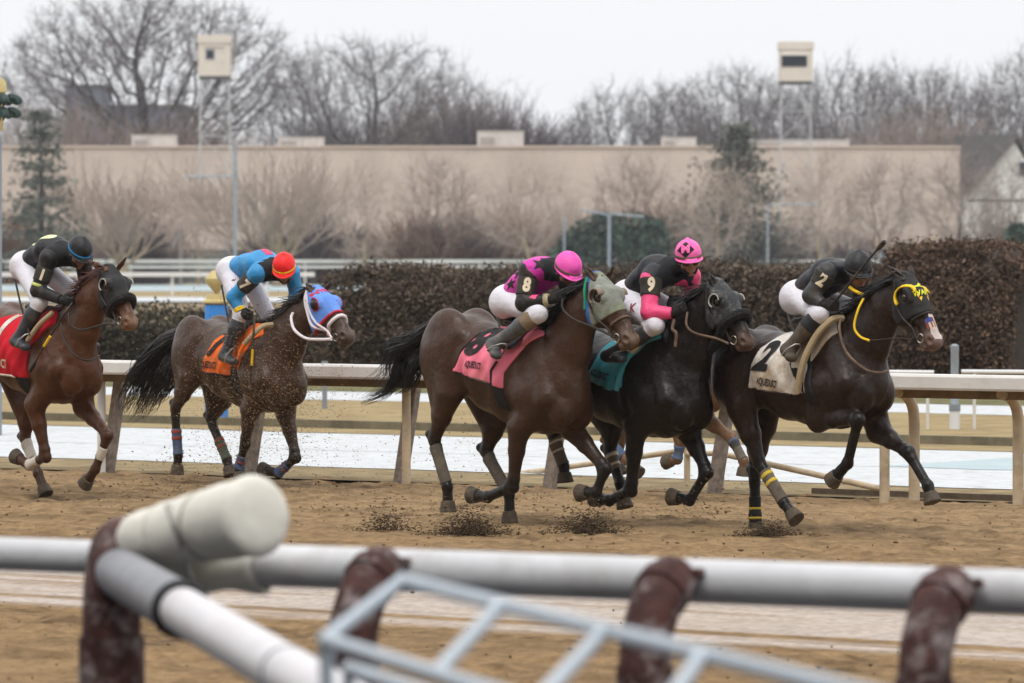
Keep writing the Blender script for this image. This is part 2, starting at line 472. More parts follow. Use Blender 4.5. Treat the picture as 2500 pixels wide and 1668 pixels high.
M_twigtan = mat('tan_twigs', (.40, .315, .26), rough=1, var=.3, scale=.8)
M_plane = mat('plane_tree_bark', (.33, .26, .17), rough=.95, var=.35, scale=2)
M_dusk = mat('dark_plum_twigs', (.085, .065, .072), rough=1, var=.3, scale=1)
M_rust = mat('rust_twigs', (.19, .115, .085), rough=1, var=.3, scale=1)
M_needle = mat('evergreen_needles', (.085, .095, .075), rough=1, var=.45, scale=1.2)
M_shrub = mat('evergreen_leaves', (.055, .085, .06), rough=.9, var=.5, scale=1.5)

# ground out to the horizon
gv = np.array([(-900, -20, -.05), (900, -20, -.05), (900, 1600, -.05), (-900, 1600, -.05)])
tag(link_mesh('ground', gv, [(0, 1, 2, 3)], M_field), kind='structure')

# the dirt track: a harrowed, displaced sheet with pale wheel-rolled lanes
def dirt_track():
    h = .038; S = np.arange(-40, -8, h); Vv = np.arange(17.5, 38.1, h)
    A, B = np.meshgrid(S, Vv, indexing='ij')
    n1 = vnoise(A * 2.0, B * 6.0, 2); n2 = vnoise(A * 6.5, B * 11.0, 4); n3 = vnoise(A * 13.0, B * 15.0, 6)
    lump = vnoise(A * 5.0, B * 6.5, 8); pit = vnoise(A * 2.6, B * 4.2, 9); patch = vnoise(A * .5, B * 1.1, 15)
    z = .009 * n1 + .018 * n2 + .016 * n3 + .05 * np.clip(lump - .68, 0, 1) * 2 - .07 * np.clip(pit - .66, 0, 1) * 2
    d0 = vnoise(A * .10, B * 1.3, 12); d1 = vnoise(A * .14, B * 9.0, 13); d2 = vnoise(A * .5, B * 26.0, 14)
    e1 = B + .14 * (d0 - .5) + .10 * (n1 - .5)
    d3 = vnoise(A * .025, B * 2.1, 21); band = np.clip((B - 23.2) / .4, 0, 1) * np.clip((27.6 - B) / .4, 0, 1)
    lane = np.clip((e1 - 23.5) / .3, 0, 1) * np.clip((27.3 - e1) / .3, 0, 1) * np.clip((.9 * d3 + .10 * d0 - .31) / .12, 0, 1) * (1 - .75 * np.clip((vnoise(A * .45 + 3 * d0, B * 7.0, 31) - .62) / .12, 0, 1) * vnoise(A * .8, B * 2.0, 33)) * (.72 + .28 * vnoise(A * .6, B * 5.0, 35))
    z = z * (1 - .88 * band)
    far = np.clip((B - 29) / 5, 0, 1)
    base = np.array([.245, .158, .080]); dark = np.array([.085, .054, .030]); pale = np.array([.42, .36, .315]); lite = np.array([.27, .180, .096])
    mm = np.clip(1.6 * (n2 * .45 + n1 * .3 + n3 * .25 - .5) + .75 * np.clip(pit - .62, 0, 1) * 2 + .5 * (patch - .5) + .22, 0, 1)[..., None]
    c = base * (1 - far[..., None]) + lite * far[..., None]
    c = c * (1 - .85 * mm) + dark * .85 * mm
    c = c * (1 - lane[..., None]) + pale * lane[..., None]
    V = np.stack([A * U.x + B * N.x, A * U.y + B * N.y, z - .028], -1).reshape(-1, 3)
    ns, nv = A.shape
    i, j = np.meshgrid(np.arange(ns - 1), np.arange(nv - 1), indexing='ij'); a = (i * nv + j).ravel()
    Fq = np.stack([a, a + nv, a + nv + 1, a + 1], 1)
    tag(link_mesh('dirt_track', V, Fq, M_dirt, smooth=True, col=c.reshape(-1, 3)), kind='structure')
dirt_track()
S0, S1 = -75, 45
sheet('added_apron', mat('added_dark_asphalt', (.05, .05, .052), rough=.9, var=.3, scale=2), -80, 60, -14, 17.0, .0)  # dark ground out of view, added to cut bounce light on near faces
t = empty('added_grandstand', G(-8, -14)); tag(t, 'tall stand behind the photographer, facing the track', 'added_grandstand'); t.rotation_euler = (0, 0, RZ)  # unseen building, added to hold back skylight from behind the camera
m = MB()
for k in range(9): m.box((0, 2.5 - k * 1.0, .3 + k * .6), 110, 1.0, .6 + k * 1.2)
m.build('terrace', mat('stand_concrete', (.12, .115, .11), rough=.9, var=.2), t)
MB().box((0, -12, 13), 110, 9, 26).build('wall', mat('stand_front', (.055, .055, .06), rough=.7, var=.3, scale=.3), t); MB().box((0, -8, 26.6), 112, 18, .8).build('roof', mat('stand_roof', (.10, .10, .10), rough=.8), t)
for k in range(12): MB().tube([(-52 + k * 9.4, -.4, 5), (-52 + k * 9.4, -.4, 26.2)], .3, 8).build('column', mat('stand_column', (.16, .15, .15), rough=.8), t)
sheet('grass_verge', M_verge, S0, S1, 37.95, 40.25, .004, 500, 1, .16)
sheet('snow_strip', M_snow, S0, S1, 40.05, 43.6, .010, 500, 1, .14)
sheet('thawed_strip', M_ice, -27.5, S1, 43.45, 47.6, .014, 300, 1, .25)
sheet('snow_strip', M_snow, S0, -27.3, 43.4, 47.6, .012, 300, 1, .2)
sheet('dry_turf', M_dry, S0, S1, 47.45, 58.1, .018, 400, 1, .18)
sheet('snow_strip', M_snow, S0, S1, 58.0, 61.6, .022, 300, 1, .2)
sheet('grass_verge', mat('green_verge', (.14, .13, .065), rough=1, var=.4, scale=1.2, bump=.03, bscale=14, spec=.05), S0, S1, 61.5, 72, .026, 300, 1, .2)
# a low timber kerb in the turf and a board edging along the dirt
o = MB().bar(G(-60, 48.8, .05), G(20, 48.8, .05), .12, .13).build('timber_kerb', mat('kerb_timber', (.15, .13, .085), rough=.95, var=.4, scale=3)); tag(o, 'long low dark timber kerb lying across the dry turf beyond the rail', 'kerb')
o = MB().bar(G(-24.9, 38.25, .035), G(-12, 38.25, .02), .05, .05).build('edging_board', M_board); tag(o, 'brown edging board lying along the dirt at the foot of the rail posts', 'board')
# far infield strips of snow
def flat(name, m, x0, x1, y0, y1, z, wob=1.5):
    n = 60; X = np.linspace(x0, x1, n + 1)
    a = np.stack([X, y0 + wob * (vnoise(X * .3, X * 0, 2) - .5), np.full(n + 1, z)], 1); b = np.stack([X, y1 + wob * (vnoise(X * .3, X * 0 + 5, 3) - .5), np.full(n + 1, z)], 1)
    V = np.concatenate([a, b]); Fq = [(i, i + 1, n + 2 + i, n + 1 + i) for i in range(n)]
    tag(link_mesh(name, V, Fq, m), kind='structure')
flat('far_snow', M_snow, -60, 60, 222, 244, .03); flat('far_snow', M_ice, -60, 60, 284, 338, .03); flat('far_turf', M_dry, -60, 60, 246, 282, .02)

# ------------------------------------------------------------------ inside rail
VR = 37.75
def inside_rail():
    t = empty('running_rail', G(vs(1250, VR), VR, 0)); b0 = t.location
    tag(t, 'white running rail with a flat board top behind the horses', 'rail')
    s0, s1 = -62, 2
    m = MB(); z = 1.055
    # board: white face and top with a rolled edge
    prof = [(-.14, .0), (-.15, .02), (-.15, .115), (-.135, .135), (.13, .135), (.15, .115), (.15, 0)]
    V = []; n = len(prof)
    for s in (s0, s1):
        for v, zz in prof: V.append(G(s, VR - .12 + v, z - .06 + zz))
    m.add(V, [(i, i + n, (i + 1) % n + n, (i + 1) % n) for i in range(n)] + [tuple(range(n)), tuple(range(2 * n - 1, n - 1, -1))])
    m.build('rail_board', M_white, t, base=b0)
    MB().bar(G(s0, VR - .05, z - .10), G(s1, VR - .05, z - .10), .12, .075).build('rail_beam', M_underside, t, base=b0)
    # slanted mud-caked legs behind the rail (photo columns)
    for px in (-80, 305, 650, 1020, 1385, 1787):
        s = vs(px, VR + .25)
        MB().bar(G(s + .09, VR + .08, z - .12), G(s - .10, VR + .10, -.02), .115, .09, up=tuple(N)).build('support_leg', M_slant, t, base=b0, bevel=.01)
    for px in (248, 992):
        s = vs(px, VR - .02)
        MB().tube([G(s, VR - .02, z - .1), G(s, VR - .02, -.02)], .042, 10).build('post', M_tanpost if px > 900 else M_white, t, base=b0, smooth=True)
    # goose-neck posts toward the right
    for px in (2232, 2486, 2745, 3010):
        s = vs(px, VR + .12)
        pts = [G(s - .02, VR - .14, z - .085), G(s - .01, VR + .0, z - .12), G(s, VR + .09, z - .22), G(s, VR + .12, z - .36), G(s, VR + .12, z - .6), G(s, VR + .12, -.03)]
        MB().tube(catmull(pts, 5), .05, 12).build('goose_neck_post', M_tanpost, t, base=b0, smooth=True)
inside_rail()
# low muddy pipe barrier between the posts
def pipe_barrier():
    t = empty('pipe_barrier', P(1770, 1140, 46.5)); b0 = t.location; b0.z = 0
    tag(t, 'low muddy cream pipe barrier with sloping rails under the running rail', 'barrier')
    A = lambda x, y, d: P0(x, y, d)
    for (x, y0, y1, d) in ((1577, 1025, 1135, 47.0), (1655, 1030, 1142, 46.2), (2030, 1015, 1160, 44.2)):
        q = A(x, y0, d); MB().tube([q, Vector((q.x, q.y, -.03))], .045 if x > 2000 else .03, 10).build('post', M_tanpost, t, base=b0, smooth=True)
    for a, b in (((1195, 1087, 50.0), (1577, 1033, 47.0)), ((1640, 1038, 46.3), (2030, 1124, 44.2)), ((1577, 1042, 47.0), (1655, 1040, 46.2))):
        MB().tube([A(*a), A(*b)], .028, 10).build('cross_rail', M_tanpost, t, base=b0, smooth=True)
pipe_barrier()
# thin white pipe and its gatepost on the turf beyond the rail
def turf_rail(x0, x1, lab):
    t = empty('turf_rail', P0((x0 + x1) / 2, 985, 62)); t.location.z = 0
    tag(t, lab, 'rail', 'thin white pipes beyond the running rail')
    MB().tube([P0(x0, 853, 62), P0(x1, 855, 62)], .028, 10).build('pipe', M_whiteclean, t, base=t.location, smooth=True)
    for x in (x0 + 30, x1 - 14):
        q = P0(x, 854, 62); MB().tube([q, Vector((q.x, q.y, 0))], .02, 8).build('leg', M_white, t, base=t.location, smooth=True)
turf_rail(1900, 2143, 'thin white pipe end behind the rail, beside the grey gatepost on its left'); turf_rail(2206, 2480, 'thin white pipe running from the grey gatepost out of the picture')
t = empty('gatepost', P0(2191, 985, 62)); t.location.z = 0; q = t.location
tag(t, 'grey steel gatepost with a white foot standing on the turf strip', 'post')
MB().lathe((0, 0, 0), [(.058, .0), (.058, .27), (.05, .28), (.05, .98), (.054, .99), (.054, 1.05), (.02, 1.07)], 16).build('post', M_steel, t, smooth=True)
MB().lathe((0, 0, 0), [(.066, .0), (.066, .24)], 16).build('white_foot', M_whiteclean, t, smooth=True)
MB().lathe((0, 0, .24), [(.072, .0), (.072, .08)], 16).build('collar', M_steel, t, smooth=True)
t = empty('turf_post', P0(745, 945, 70)); t.location.z = 0
tag(t, 'thin dark steel post standing in the dry turf behind the bay horse', 'post')
MB().tube([(0, 0, -.02), (0, 0, .62)], .035, 10).build('post', M_steel, t, smooth=True); MB().box((0, 0, .65), .09, .09, .06).build('cap', M_steel, t)

# ------------------------------------------------------------------ distance poles
def distance_pole(name, base, s, lab, cols):
    t = empty(name, base); tag(t, lab, 'pole')
    MB().lathe((0, 0, 0), [(.21 * s, 0), (.21 * s, 2.04 * s)], 20).build('shaft', cols[0], t, smooth=True)
    k = s; s = s * .82; z9 = 2.04 * k
    MB().lathe((0, 0, z9), [(.215 * s, 0), (.31 * s, .05 * s), (.30 * s, .09 * s), (.24 * s, .12 * s), (.22 * s, .21 * s), (.05 * s, .25 * s)], 20).build('capital', cols[1], t, smooth=True)
    MB().lathe((0, 0, z9 + .24 * s), [(.02 * s, 0), (.05 * s, .03 * s), (.245 * s, .25 * s), (.25 * s, .33 * s), (.14 * s, .47 * s), (.10 * s, .50 * s), (.02 * s, .51 * s)], 16).build('finial', cols[1], t, smooth=True)
d = 66.0
q = P0(497, 700, d); top = q.z; q.z = 0
distance_pole('distance_pole', q, top / 2.04, 'blue pole with a gold spinning-top finial behind the rail', (M_bluepost, M_gold))
t = empty('ornate_pole', P0(-9, 600, 60)); t.location.z = 0
tag(t, 'grey pole with green leaves and gold bands at the left edge of the picture', 'pole')
MB().tube([(0, 0, -.02), (0, 0, 3.6)], .07, 12).build('shaft', M_steel, t, smooth=True)
gr = mat('dark_green_paint', (.02, .04, .035), rough=.5, var=.3)
for i, (zz, sx) in enumerate(((3.75, 1.0), (3.62, .7), (3.52, .9))):
    pass
for i in range(6):
    a = i * math.pi / 3; c, s_ = math.cos(a), math.sin(a)
    for zz, L in ((4.02, .24), (3.86, .23)):
        MB().tube(catmull([(.04 * c, .04 * s_, zz - .1), (.14 * c, .14 * s_, zz + .03), (L * c, L * s_, zz + .02), (L * c * 1.12, L * s_ * 1.12, zz - .05)], 4), [.03] * 5 + [.05] * 4 + [.06] * 3 + [.02], 8).build('leaf', gr, t, smooth=True)
MB().lathe((0, 0, 0), [(.075, 3.66), (.085, 3.68), (.085, 4.1), (.13, 4.12), (.12, 4.24), (.06, 4.3)], 14).build('gold_finial', M_gold, t, smooth=True)

# ------------------------------------------------------------------ hedges
def leaf_cloud(C, size, rg, cols, up=.3):
    """small quads at the points C, random facing, one colour each"""
    n = len(C); d = rg.normal(size=(n, 3)); d[:, 2] += up; d /= np.linalg.norm(d, axis=1)[:, None]
    a = np.cross(d, rg.normal(size=(n, 3))); a /= np.linalg.norm(a, axis=1)[:, None]; b = np.cross(d, a)
    s = size * rg.uniform(.55, 1.3, (n, 1))
    V = np.stack([C - a * s, C - b * s * .45, C + a * s, C + b * s * .45], 1).reshape(-1, 3)
    k = rg.integers(0, len(cols), n); cc = np.array(cols)[k] * rg.uniform(.6, 1.4, (n, 1))
    return V, np.arange(4 * n).reshape(n, 4), np.repeat(cc, 4, 0)
M_leaf = mat('hedge_leaves', (1, 1, 1), rough=.9, var=.35, scale=1.2, attr=True, spec=.15)
def hedge(name, s0, s1, v0, depth, z0, z1, n, cols, lab, size, seed, endround=True):
    rg = np.random.default_rng(seed); L = s1 - s0
    m = n; u = rg.random(m); S = s0 + L * u
    zt = z0 + (z1 - z0) * u + .24 * (vnoise(S * .9, S * 0, seed) - .5) + .18 * (vnoise(S * 3.1, S * 0, seed + 1) - .5)
    e = np.ones(m)
    if endround:
        e = np.sqrt(np.clip(1 - np.clip((S - (s1 - 1.0)) / 1.0, 0, 1) ** 2, 0, 1)) * .45 + .55
        e2 = np.sqrt(np.clip(1 - np.clip((s0 + .7 - S) / .7, 0, 1) ** 2, 0, 1)) * .4 + .6
        e = e * e2
    zt = zt * (.35 + .65 * e)
    face = rg.random(m) < .72
    V0 = np.where(face, v0 - .02 + rg.normal(0, .05, m), v0 + depth * rg.random(m))
    Z = np.where(face, zt * rg.random(m) ** .8, zt + rg.normal(0, .06, m) + np.abs(rg.normal(0, .05, m)) * (rg.random(m) < .3))
    bulge = .16 * np.sin(np.clip(Z / np.maximum(zt, .1), 0, 1) * math.pi) + .14 * (vnoise(S * 1.4, Z * 1.8, seed + 3) - .5) + .1 * (vnoise(S * 4, Z * 4, seed + 4) - .5)
    edge = np.clip(Z / np.maximum(zt, .1) - .86, 0, 1) * 1.2
    V0 = V0 - np.where(face, bulge - edge + (1 - e) * -.5, 0)
    C = np.stack([S * U.x + V0 * N.x, S * U.y + V0 * N.y, np.maximum(Z, .02)], 1)
    Vq, Fq, cc = leaf_cloud(C, size, rg, cols)
    t = empty(name, G((s0 + s1) / 2, v0 + depth / 2)); tag(t, lab, 'hedge')
    b0 = np.array(t.location)
    link_mesh('foliage', Vq - b0, Fq, M_leaf, t, col=cc)
    # woody core
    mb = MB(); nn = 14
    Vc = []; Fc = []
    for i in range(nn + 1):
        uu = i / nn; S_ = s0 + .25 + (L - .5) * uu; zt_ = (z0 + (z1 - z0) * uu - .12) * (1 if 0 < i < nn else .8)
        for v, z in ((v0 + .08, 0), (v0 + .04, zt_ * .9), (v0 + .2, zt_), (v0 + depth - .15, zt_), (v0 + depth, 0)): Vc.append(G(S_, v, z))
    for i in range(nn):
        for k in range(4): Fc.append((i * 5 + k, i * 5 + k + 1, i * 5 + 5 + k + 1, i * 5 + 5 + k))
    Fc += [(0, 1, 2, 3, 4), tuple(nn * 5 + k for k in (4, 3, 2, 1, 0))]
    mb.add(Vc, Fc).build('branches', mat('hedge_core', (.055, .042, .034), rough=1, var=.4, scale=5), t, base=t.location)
brown = [(.105, .076, .057), (.125, .088, .064), (.085, .064, .049), (.092, .079, .055), (.14, .10, .072), (.07, .054, .043)]
red = [(.13, .080, .055), (.105, .068, .050), (.15, .095, .064), (.085, .060, .046), (.07, .052, .041)]
hedge('tall_hedge', vs(775, 68), vs(2150, 68), 68, 1.5, 1.80, 1.92, 70000, brown, 'long tall clipped brown hedge behind the horses, flat-topped', .040, 21, False)
hedge('rounded_hedge', vs(2120, 67.6), vs(2474, 67.6), 67.6, 1.8, 2.08, 2.36, 30000, red, 'tall reddish brown hedge with a rounded end behind the leading horse', .040, 22)
hedge('low_hedge', vs(-900, 70), vs(512, 70), 70, 2.0, .98, 1.02, 24000, [(.05, .048, .032), (.07, .062, .042), (.10, .08, .055), (.04, .038, .03)], 'low dark green clipped hedge left of the blue pole', .05, 23, False)
hedge('dark_low_hedge', vs(530, 70.4), vs(800, 70.4), 70.4, 2.0, .98, 1.0, 7000, [(.05, .048, .032), (.075, .062, .042), (.04, .038, .03)], 'low dark hedge between the blue pole and the tall hedge', .05, 24, False)
t = MB().box(G(vs(2500, 69.5), 69.5, .85), .9, .8, 1.7, RZ).build('tarpaulin_stack', mat('dark_green_tarpaulin', (.008, .022, .026), rough=.6, var=.3, scale=2, bump=.03, bscale=3), bevel=.08)
tag(t, 'dark green tarpaulin covered stack beside the rounded hedge end', 'stack')

# ------------------------------------------------------------------ far rails, windscreen fence, buildings
def far_rail(y, px0, px1, d, th, lab, m, low=None):
    a, b = P0(px0, y, d), P0(px1, y, d); t = empty('far_rail', (0, d, 0)); tag(t, lab, 'rail', 'far rails across the infield')
    MB().bar(a, b, .15, th).build('rail_bar', m, t, base=t.location)
    if low: MB().bar(P0(px0, low, d), P0(px1, low, d), .1, th * .8).build('lower_bar', m, t, base=t.location)
    n = int((b - a).length / 6)
    for i in range(n + 1):
        q = a.lerp(b, (i + .5) / (n + 1)); MB().box((q.x, d + .1, q.z / 2), .12, .12, q.z).build('post', m, t, base=t.location)
far_rail(630, -150, 722, 254, .22, 'bright white far rail seen above the low hedge', M_whiteclean)
far_rail(600, -200, 2600, 338, .24, 'pale far rail along the whole back of the infield', M_farrail, 613)
t = empty('windscreen_fence', (0, 362, 0)); tag(t, 'long grey green windscreen fence at the far side of the course', 'fence')
MB().box((0, 362, P0(0, 573, 362).z / 2), 220, .1, P0(0, 573, 362).z).build('screen', M_fence, t, base=t.location)
for i in range(44): MB().box((-106 + i * 4.9, 361.9, 1.25), .09, .09, 2.55).build('post', M_steel, t, base=t.location)
for x, y0, y1, w, m, lab in ((1443, 589, 605, 15, mat('yellow_plastic', (.75, .55, .03), rough=.5), 'small yellow marker box on the far rail'), (1713, 577, 602, 13, M_whiteclean, 'small white marker box on the far rail behind the pink helmet')):
    dd = 336; a = P0(x, y0, dd); b = P0(x, y1, dd); o = MB().box((a + b) / 2, w / .94 * dd / F, .3, (a.z - b.z)).build('marker_box', m, bevel=.03); tag(o, lab, 'marker')
o = empty('blue_marker', P0(143, 690, 200)); o.location.z = 0; tag(o, 'small blue and gold course marker far behind the left jockey', 'marker')
MB().box((0, 0, .62), .34, .3, 1.25).build('post', M_bluepost, o, bevel=.02); MB().box((0, 0, 1.33), .42, .36, .2).build('cap', M_gold, o, bevel=.03)

DW = 400.0
def wall_piece(x0, x1, y, name, lab, m, dep=30, extra=None):
    a = P0(x0, y, DW); b = P0(x1, y, DW); t = empty(name, ((a.x + b.x) / 2, DW + dep / 2, 0)); tag(t, lab, 'building')
    MB().box((0, 0, a.z / 2), b.x - a.x, dep, a.z).build('wall', m, t)
    MB().box((0, -dep / 2 - .05, a.z - .03), b.x - a.x + .1, .2, .16).build('parapet', mat('parapet_' + name, (.53, .44, .38), rough=.8, var=.1), t)
    for k in range(int((b.x - a.x) / 9)):
        MB().box((-(b.x - a.x) / 2 + 4 + k * 9, -dep / 2 - .04, a.z / 2 - .2), .12, .08, a.z - .4).build('panel_joint', mat('joint', (.51, .42, .36), rough=.9), t)
    return t, a.z
wb, wz = wall_piece(-700, 2203, 336, 'warehouse', 'long low windowless pinkish tan warehouse behind the trees', M_wall)
def roof_unit(x0, x1, y0, y1, lab):
    a, b = P0(x0, y0, DW + 3), P0(x1, y1, DW + 3); w = b.x - a.x; h = a.z - wz + .2
    t = empty('roof_unit', ((a.x + b.x) / 2, DW + 4.5, wz)); tag(t, lab, 'roof unit', 'plant boxes on the warehouse roof')
    MB().box((0, 0, h / 2), w, 3, h).build('casing', M_roofbox, t, bevel=.06)
    MB().box((-w * .28, -1.52, h * .42), w * .3, .12, h * .45).build('louvre', mat('louvre_grey', (.30, .27, .25), rough=.8), t)
    MB().box((0, 0, h + .03), w + .1, 3.1, .07).build('lid', M_roofbox, t)
roof_unit(302, 402, 317, 336, 'tan roof box below the big spreading tree'); roof_unit(638, 742, 322, 336, 'flat roof box right of the left lookout tower')
roof_unit(1095, 1202, 308, 336, 'grey roof box with a slanted louvre in the middle of the roof'); roof_unit(1520, 1598, 322, 336, 'pale roof box left of the tall cedar')
roof_unit(1700, 1950, 328, 336, 'long low roof screen under the right lookout tower')
# house at the right edge
hx = P0(2290, 400, 430); t = empty('gabled_house', (hx.x, 432, 0)); tag(t, 'white gabled house with a dark shingle roof at the right edge', 'house')
w = 9.5; e0 = P0(2200, 405, 430).z; rz_ = P0(2200, 308, 430).z
MB().box((.8, 0, e0 / 2 - 1), w - 1.6, 9, e0 - 2).build('wall', M_cladding, t)
g = MB(); g.add([(1.2, -4.6, rz_), (1.2, 5, rz_), (w / 2 + .8, -4.6, e0 - 4.5), (w / 2 + .8, 5, e0 - 4.5)], [(0, 1, 3, 2)]); g.build('roof', M_slate, t).modifiers.new('s', 'SOLIDIFY').thickness = .25
g = MB().add([(-3.0, -4.5, e0 - 2.2), (4.2, -4.5, e0 - 2.2), (.9, -4.5, rz_ - .3), (-3.0, 4.4, e0 - 2.2), (4.2, 4.4, e0 - 2.2), (.9, 4.4, rz_ - .3)], [(0, 1, 2), (3, 5, 4), (0, 2, 5, 3), (1, 4, 5, 2)]).build('gable', M_cladding, t)
# the steep dark slope that faces the warehouse
g = MB().add([(-3.3, -4.9, rz_ - .1), (1.7, -4.9, rz_ - .1), (-1.95, -5.1, e0 - .7), (-3.3, -5.1, e0 - .8), (-3.3, 4, rz_ - .1), (1.7, 4, rz_ - .1), (-3.3, 4, e0 - .8), (-1.95, 4, e0 - .7)], [(0, 3, 2, 1), (0, 1, 5, 4), (0, 4, 6, 3), (1, 2, 7, 5), (2, 3, 6, 7)]).build('front_roof', M_slate, t)
for x, z, ww, hh in ((1.9, e0 + .6, .9, 1.5), (1.2, e0 - 5, 1.0, 1.8), (-1.0, e0 - 6.5, .9, 1.6)):
    f = MB().box((x, -5.2 if z < e0 - 3 else -4.55, z), ww, .12, hh).build('window', M_cladding, t); MB().box((x, -5.28 if z < e0 - 3 else -4.64, z), ww * .75, .08, hh * .8).build('pane', M_dark, f)
# dark blocks far behind the big tree
def far_block(x0, x1, y, d, lab):
    a, b = P0(x0, y, d), P0(x1, y, d); t = empty('apartment_block', ((a.x + b.x) / 2, d, 0)); tag(t, lab, 'building', 'dark distant blocks')
    MB().box((0, 0, a.z / 2), b.x - a.x, 12, a.z).build('wall', M_bldg, t)
    MB().box((0, 0, a.z + .2), b.x - a.x + .3, 12.3, .4).build('roof', M_slate, t)
    n = max(2, int((b.x - a.x) / 3)); w_ = (b.x - a.x) / n
    for fl in range(3):
        for k in range(n): MB().box((-(b.x - a.x) / 2 + w_ * (k + .5), -6.04, a.z - 1.6 - fl * 2.8), w_ * .5, .1, 1.3).build('window', mat('block_glass', (.155, .17, .23), rough=.3), t)
far_block(160, 245, 206, 560, 'narrow dark bluish block behind the big tree, its taller left part'); far_block(245, 431, 252, 566, 'wide dark bluish block behind the big spreading tree')

# lookout towers
def tower(x0, x1, y0, y1, d, lab, shutter):
    a, b = P0(x0, y0, d), P0(x1, y1, d); w = b.x - a.x; h = a.z - b.z
    t = empty('lookout_tower', ((a.x + b.x) / 2, d, 0)); tag(t, lab, 'tower', 'lookout towers behind the course')
    cz = b.z
    MB().box((0, 0, cz + h * .4), w * .95, w * .95, h * .8).build('cabin', M_cream, t, bevel=.02)
    MB().box((0, 0, cz + h * .9), w * 1.02, w * 1.02, h * .2).build('roof_fascia', M_cream, t, bevel=.02)
    MB().box((0, 0, cz - .09), w * .92, w * .92, .16).build('floor_frame', mat('tower_steel', (.10, .10, .10), rough=.8), t)
    y = -w * .475
    if shutter:
        f = MB().box((-w * .07, y - .02, cz + h * .5), w * .74, .06, h * .26).build('opening', M_dark, t)
        MB().bar((-w * .07 - w * .37, y - .16, cz + h * .66), (-w * .07 + w * .37, y - .16, cz + h * .66), .3, .05).build('shutter', M_whiteclean, f)
    else:
        f = MB().box((-w * .12, y - .02, cz + h * .53), w * .27, .06, h * .24).build('window', M_steel, t); MB().box((-w * .12, y - .06, cz + h * .53), w * .2, .05, h * .19).build('pane', M_dark, f)
        MB().box((0, y - .06, cz + h * .72), w * .6, .1, .05).build('awning', M_cream, t)
        for sx in (.28,):
            for zz in (.36, .58): MB().box((w * sx, y - .03, cz + h * zz), .1, .08, .06).build('vent', M_roofbox, t)
    lg = mat('tower_leg_steel', (.42, .42, .42), rough=.7)
    for sx in (-1, 1):
        for sy in (-1, 1):
            MB().bar((sx * w * .42, sy * w * .42, cz - .15), (sx * w * .5, sy * w * .5, 0), .05, .05).build('leg', lg, t)
    m = MB(); n = 7
    for i in range(n):
        z0, z1 = cz * i / n, cz * (i + 1) / n - .02; k0, k1 = w * (.5 - .08 * i / n), w * (.5 - .08 * (i + 1) / n)
        for sy in (-1, 1):
            m.bar((-k0, sy * k0, z0), (k1, sy * k1, z1), .035, .035); m.bar((k0, sy * k0, z0), (-k1, sy * k1, z1), .035, .035); m.bar((-k1, sy * k1, z1), (k1, sy * k1, z1), .04, .04)
            m.bar((sy * k0, -k0, z0), (sy * k1, k1, z1), .035, .035)
    m.build('bracing', lg, t)
tower(455, 532, 82, 176, 352, 'cream lookout tower with a small square window, in front of the big tree', False)
tower(1787, 1865, 97, 188, 352, 'cream lookout tower with a wide dark shuttered opening, over the right trees', True)

# poles and goal frames in front of the warehouse
def stick(name, x, y0, d, r, lab, cat, arms=()):
    a = P0(x, y0, d); t = empty(name, (a.x, d, 0)); tag(t, lab, cat)
    MB().tube([(0, 0, 0), (0, 0, a.z)], r, 8).build('pole', M_steel, t, smooth=True)
    for (xa, ya), (xb, yb) in arms: MB().tube([P0(xa, ya, d), P0(xb, yb, d)], r * .7, 6).build('arm', M_steel, t, base=t.location, smooth=True)
    return t
stick('net_pole', 540, 330, 300, .10, 'tall thin grey net pole left of the red helmet', 'pole', [((425, 405), (540, 404))])
stick('net_pole', 1295, 500, 300, .06, 'short thin grey pole left of the dark green bush', 'pole')
stick('lamp_post', 1398, 492, 296, .09, 'grey lamp post with a slanted twin arm above the green bush', 'lamp post', [((1335, 482), (1400, 494)), ((1400, 490), (1478, 498))])
stick('net_pole', 1762, 470, 300, .06, 'thin grey pole beside the right goal frame', 'pole', [((1762, 470), (1880, 468))])
stick('speaker_post', 2022, 578, 300, .05, 'short grey post with a small white box by the windscreen fence', 'post', [((2008, 588), (2036, 588))])
def goal(xs, y0, y1, d, lab):
    t = empty('goal_frame', (P0(xs[0], y1, d).x, d, 0)); tag(t, lab, 'goal frame', 'grey goal frames')
    m = mat('goal_paint', (.30, .285, .285), rough=.7, var=.1)
    for x in xs: q = P0(x, y0, d); MB().tube([q, Vector((q.x, q.y, 0))], .11, 8).build('upright', m, t, base=t.location, smooth=True)
    MB().tube([P0(xs[0], y0, d), P0(xs[1], y0, d)], .11, 8).build('crossbar', m, t, base=t.location, smooth=True)
    for x, k in ((xs[0], -18), (xs[1], -22)): MB().tube([P0(x, y0 + 2, d), P0(x + k, y1 - 4, d)], .08, 8).build('brace', m, t, base=t.location, smooth=True)
goal((415, 540), 514, 575, 340, 'grey goal frame with slanted braces behind the left horses'); goal((1757, 1888), 536, 572, 340, 'wide grey goal frame far behind the leading jockey')

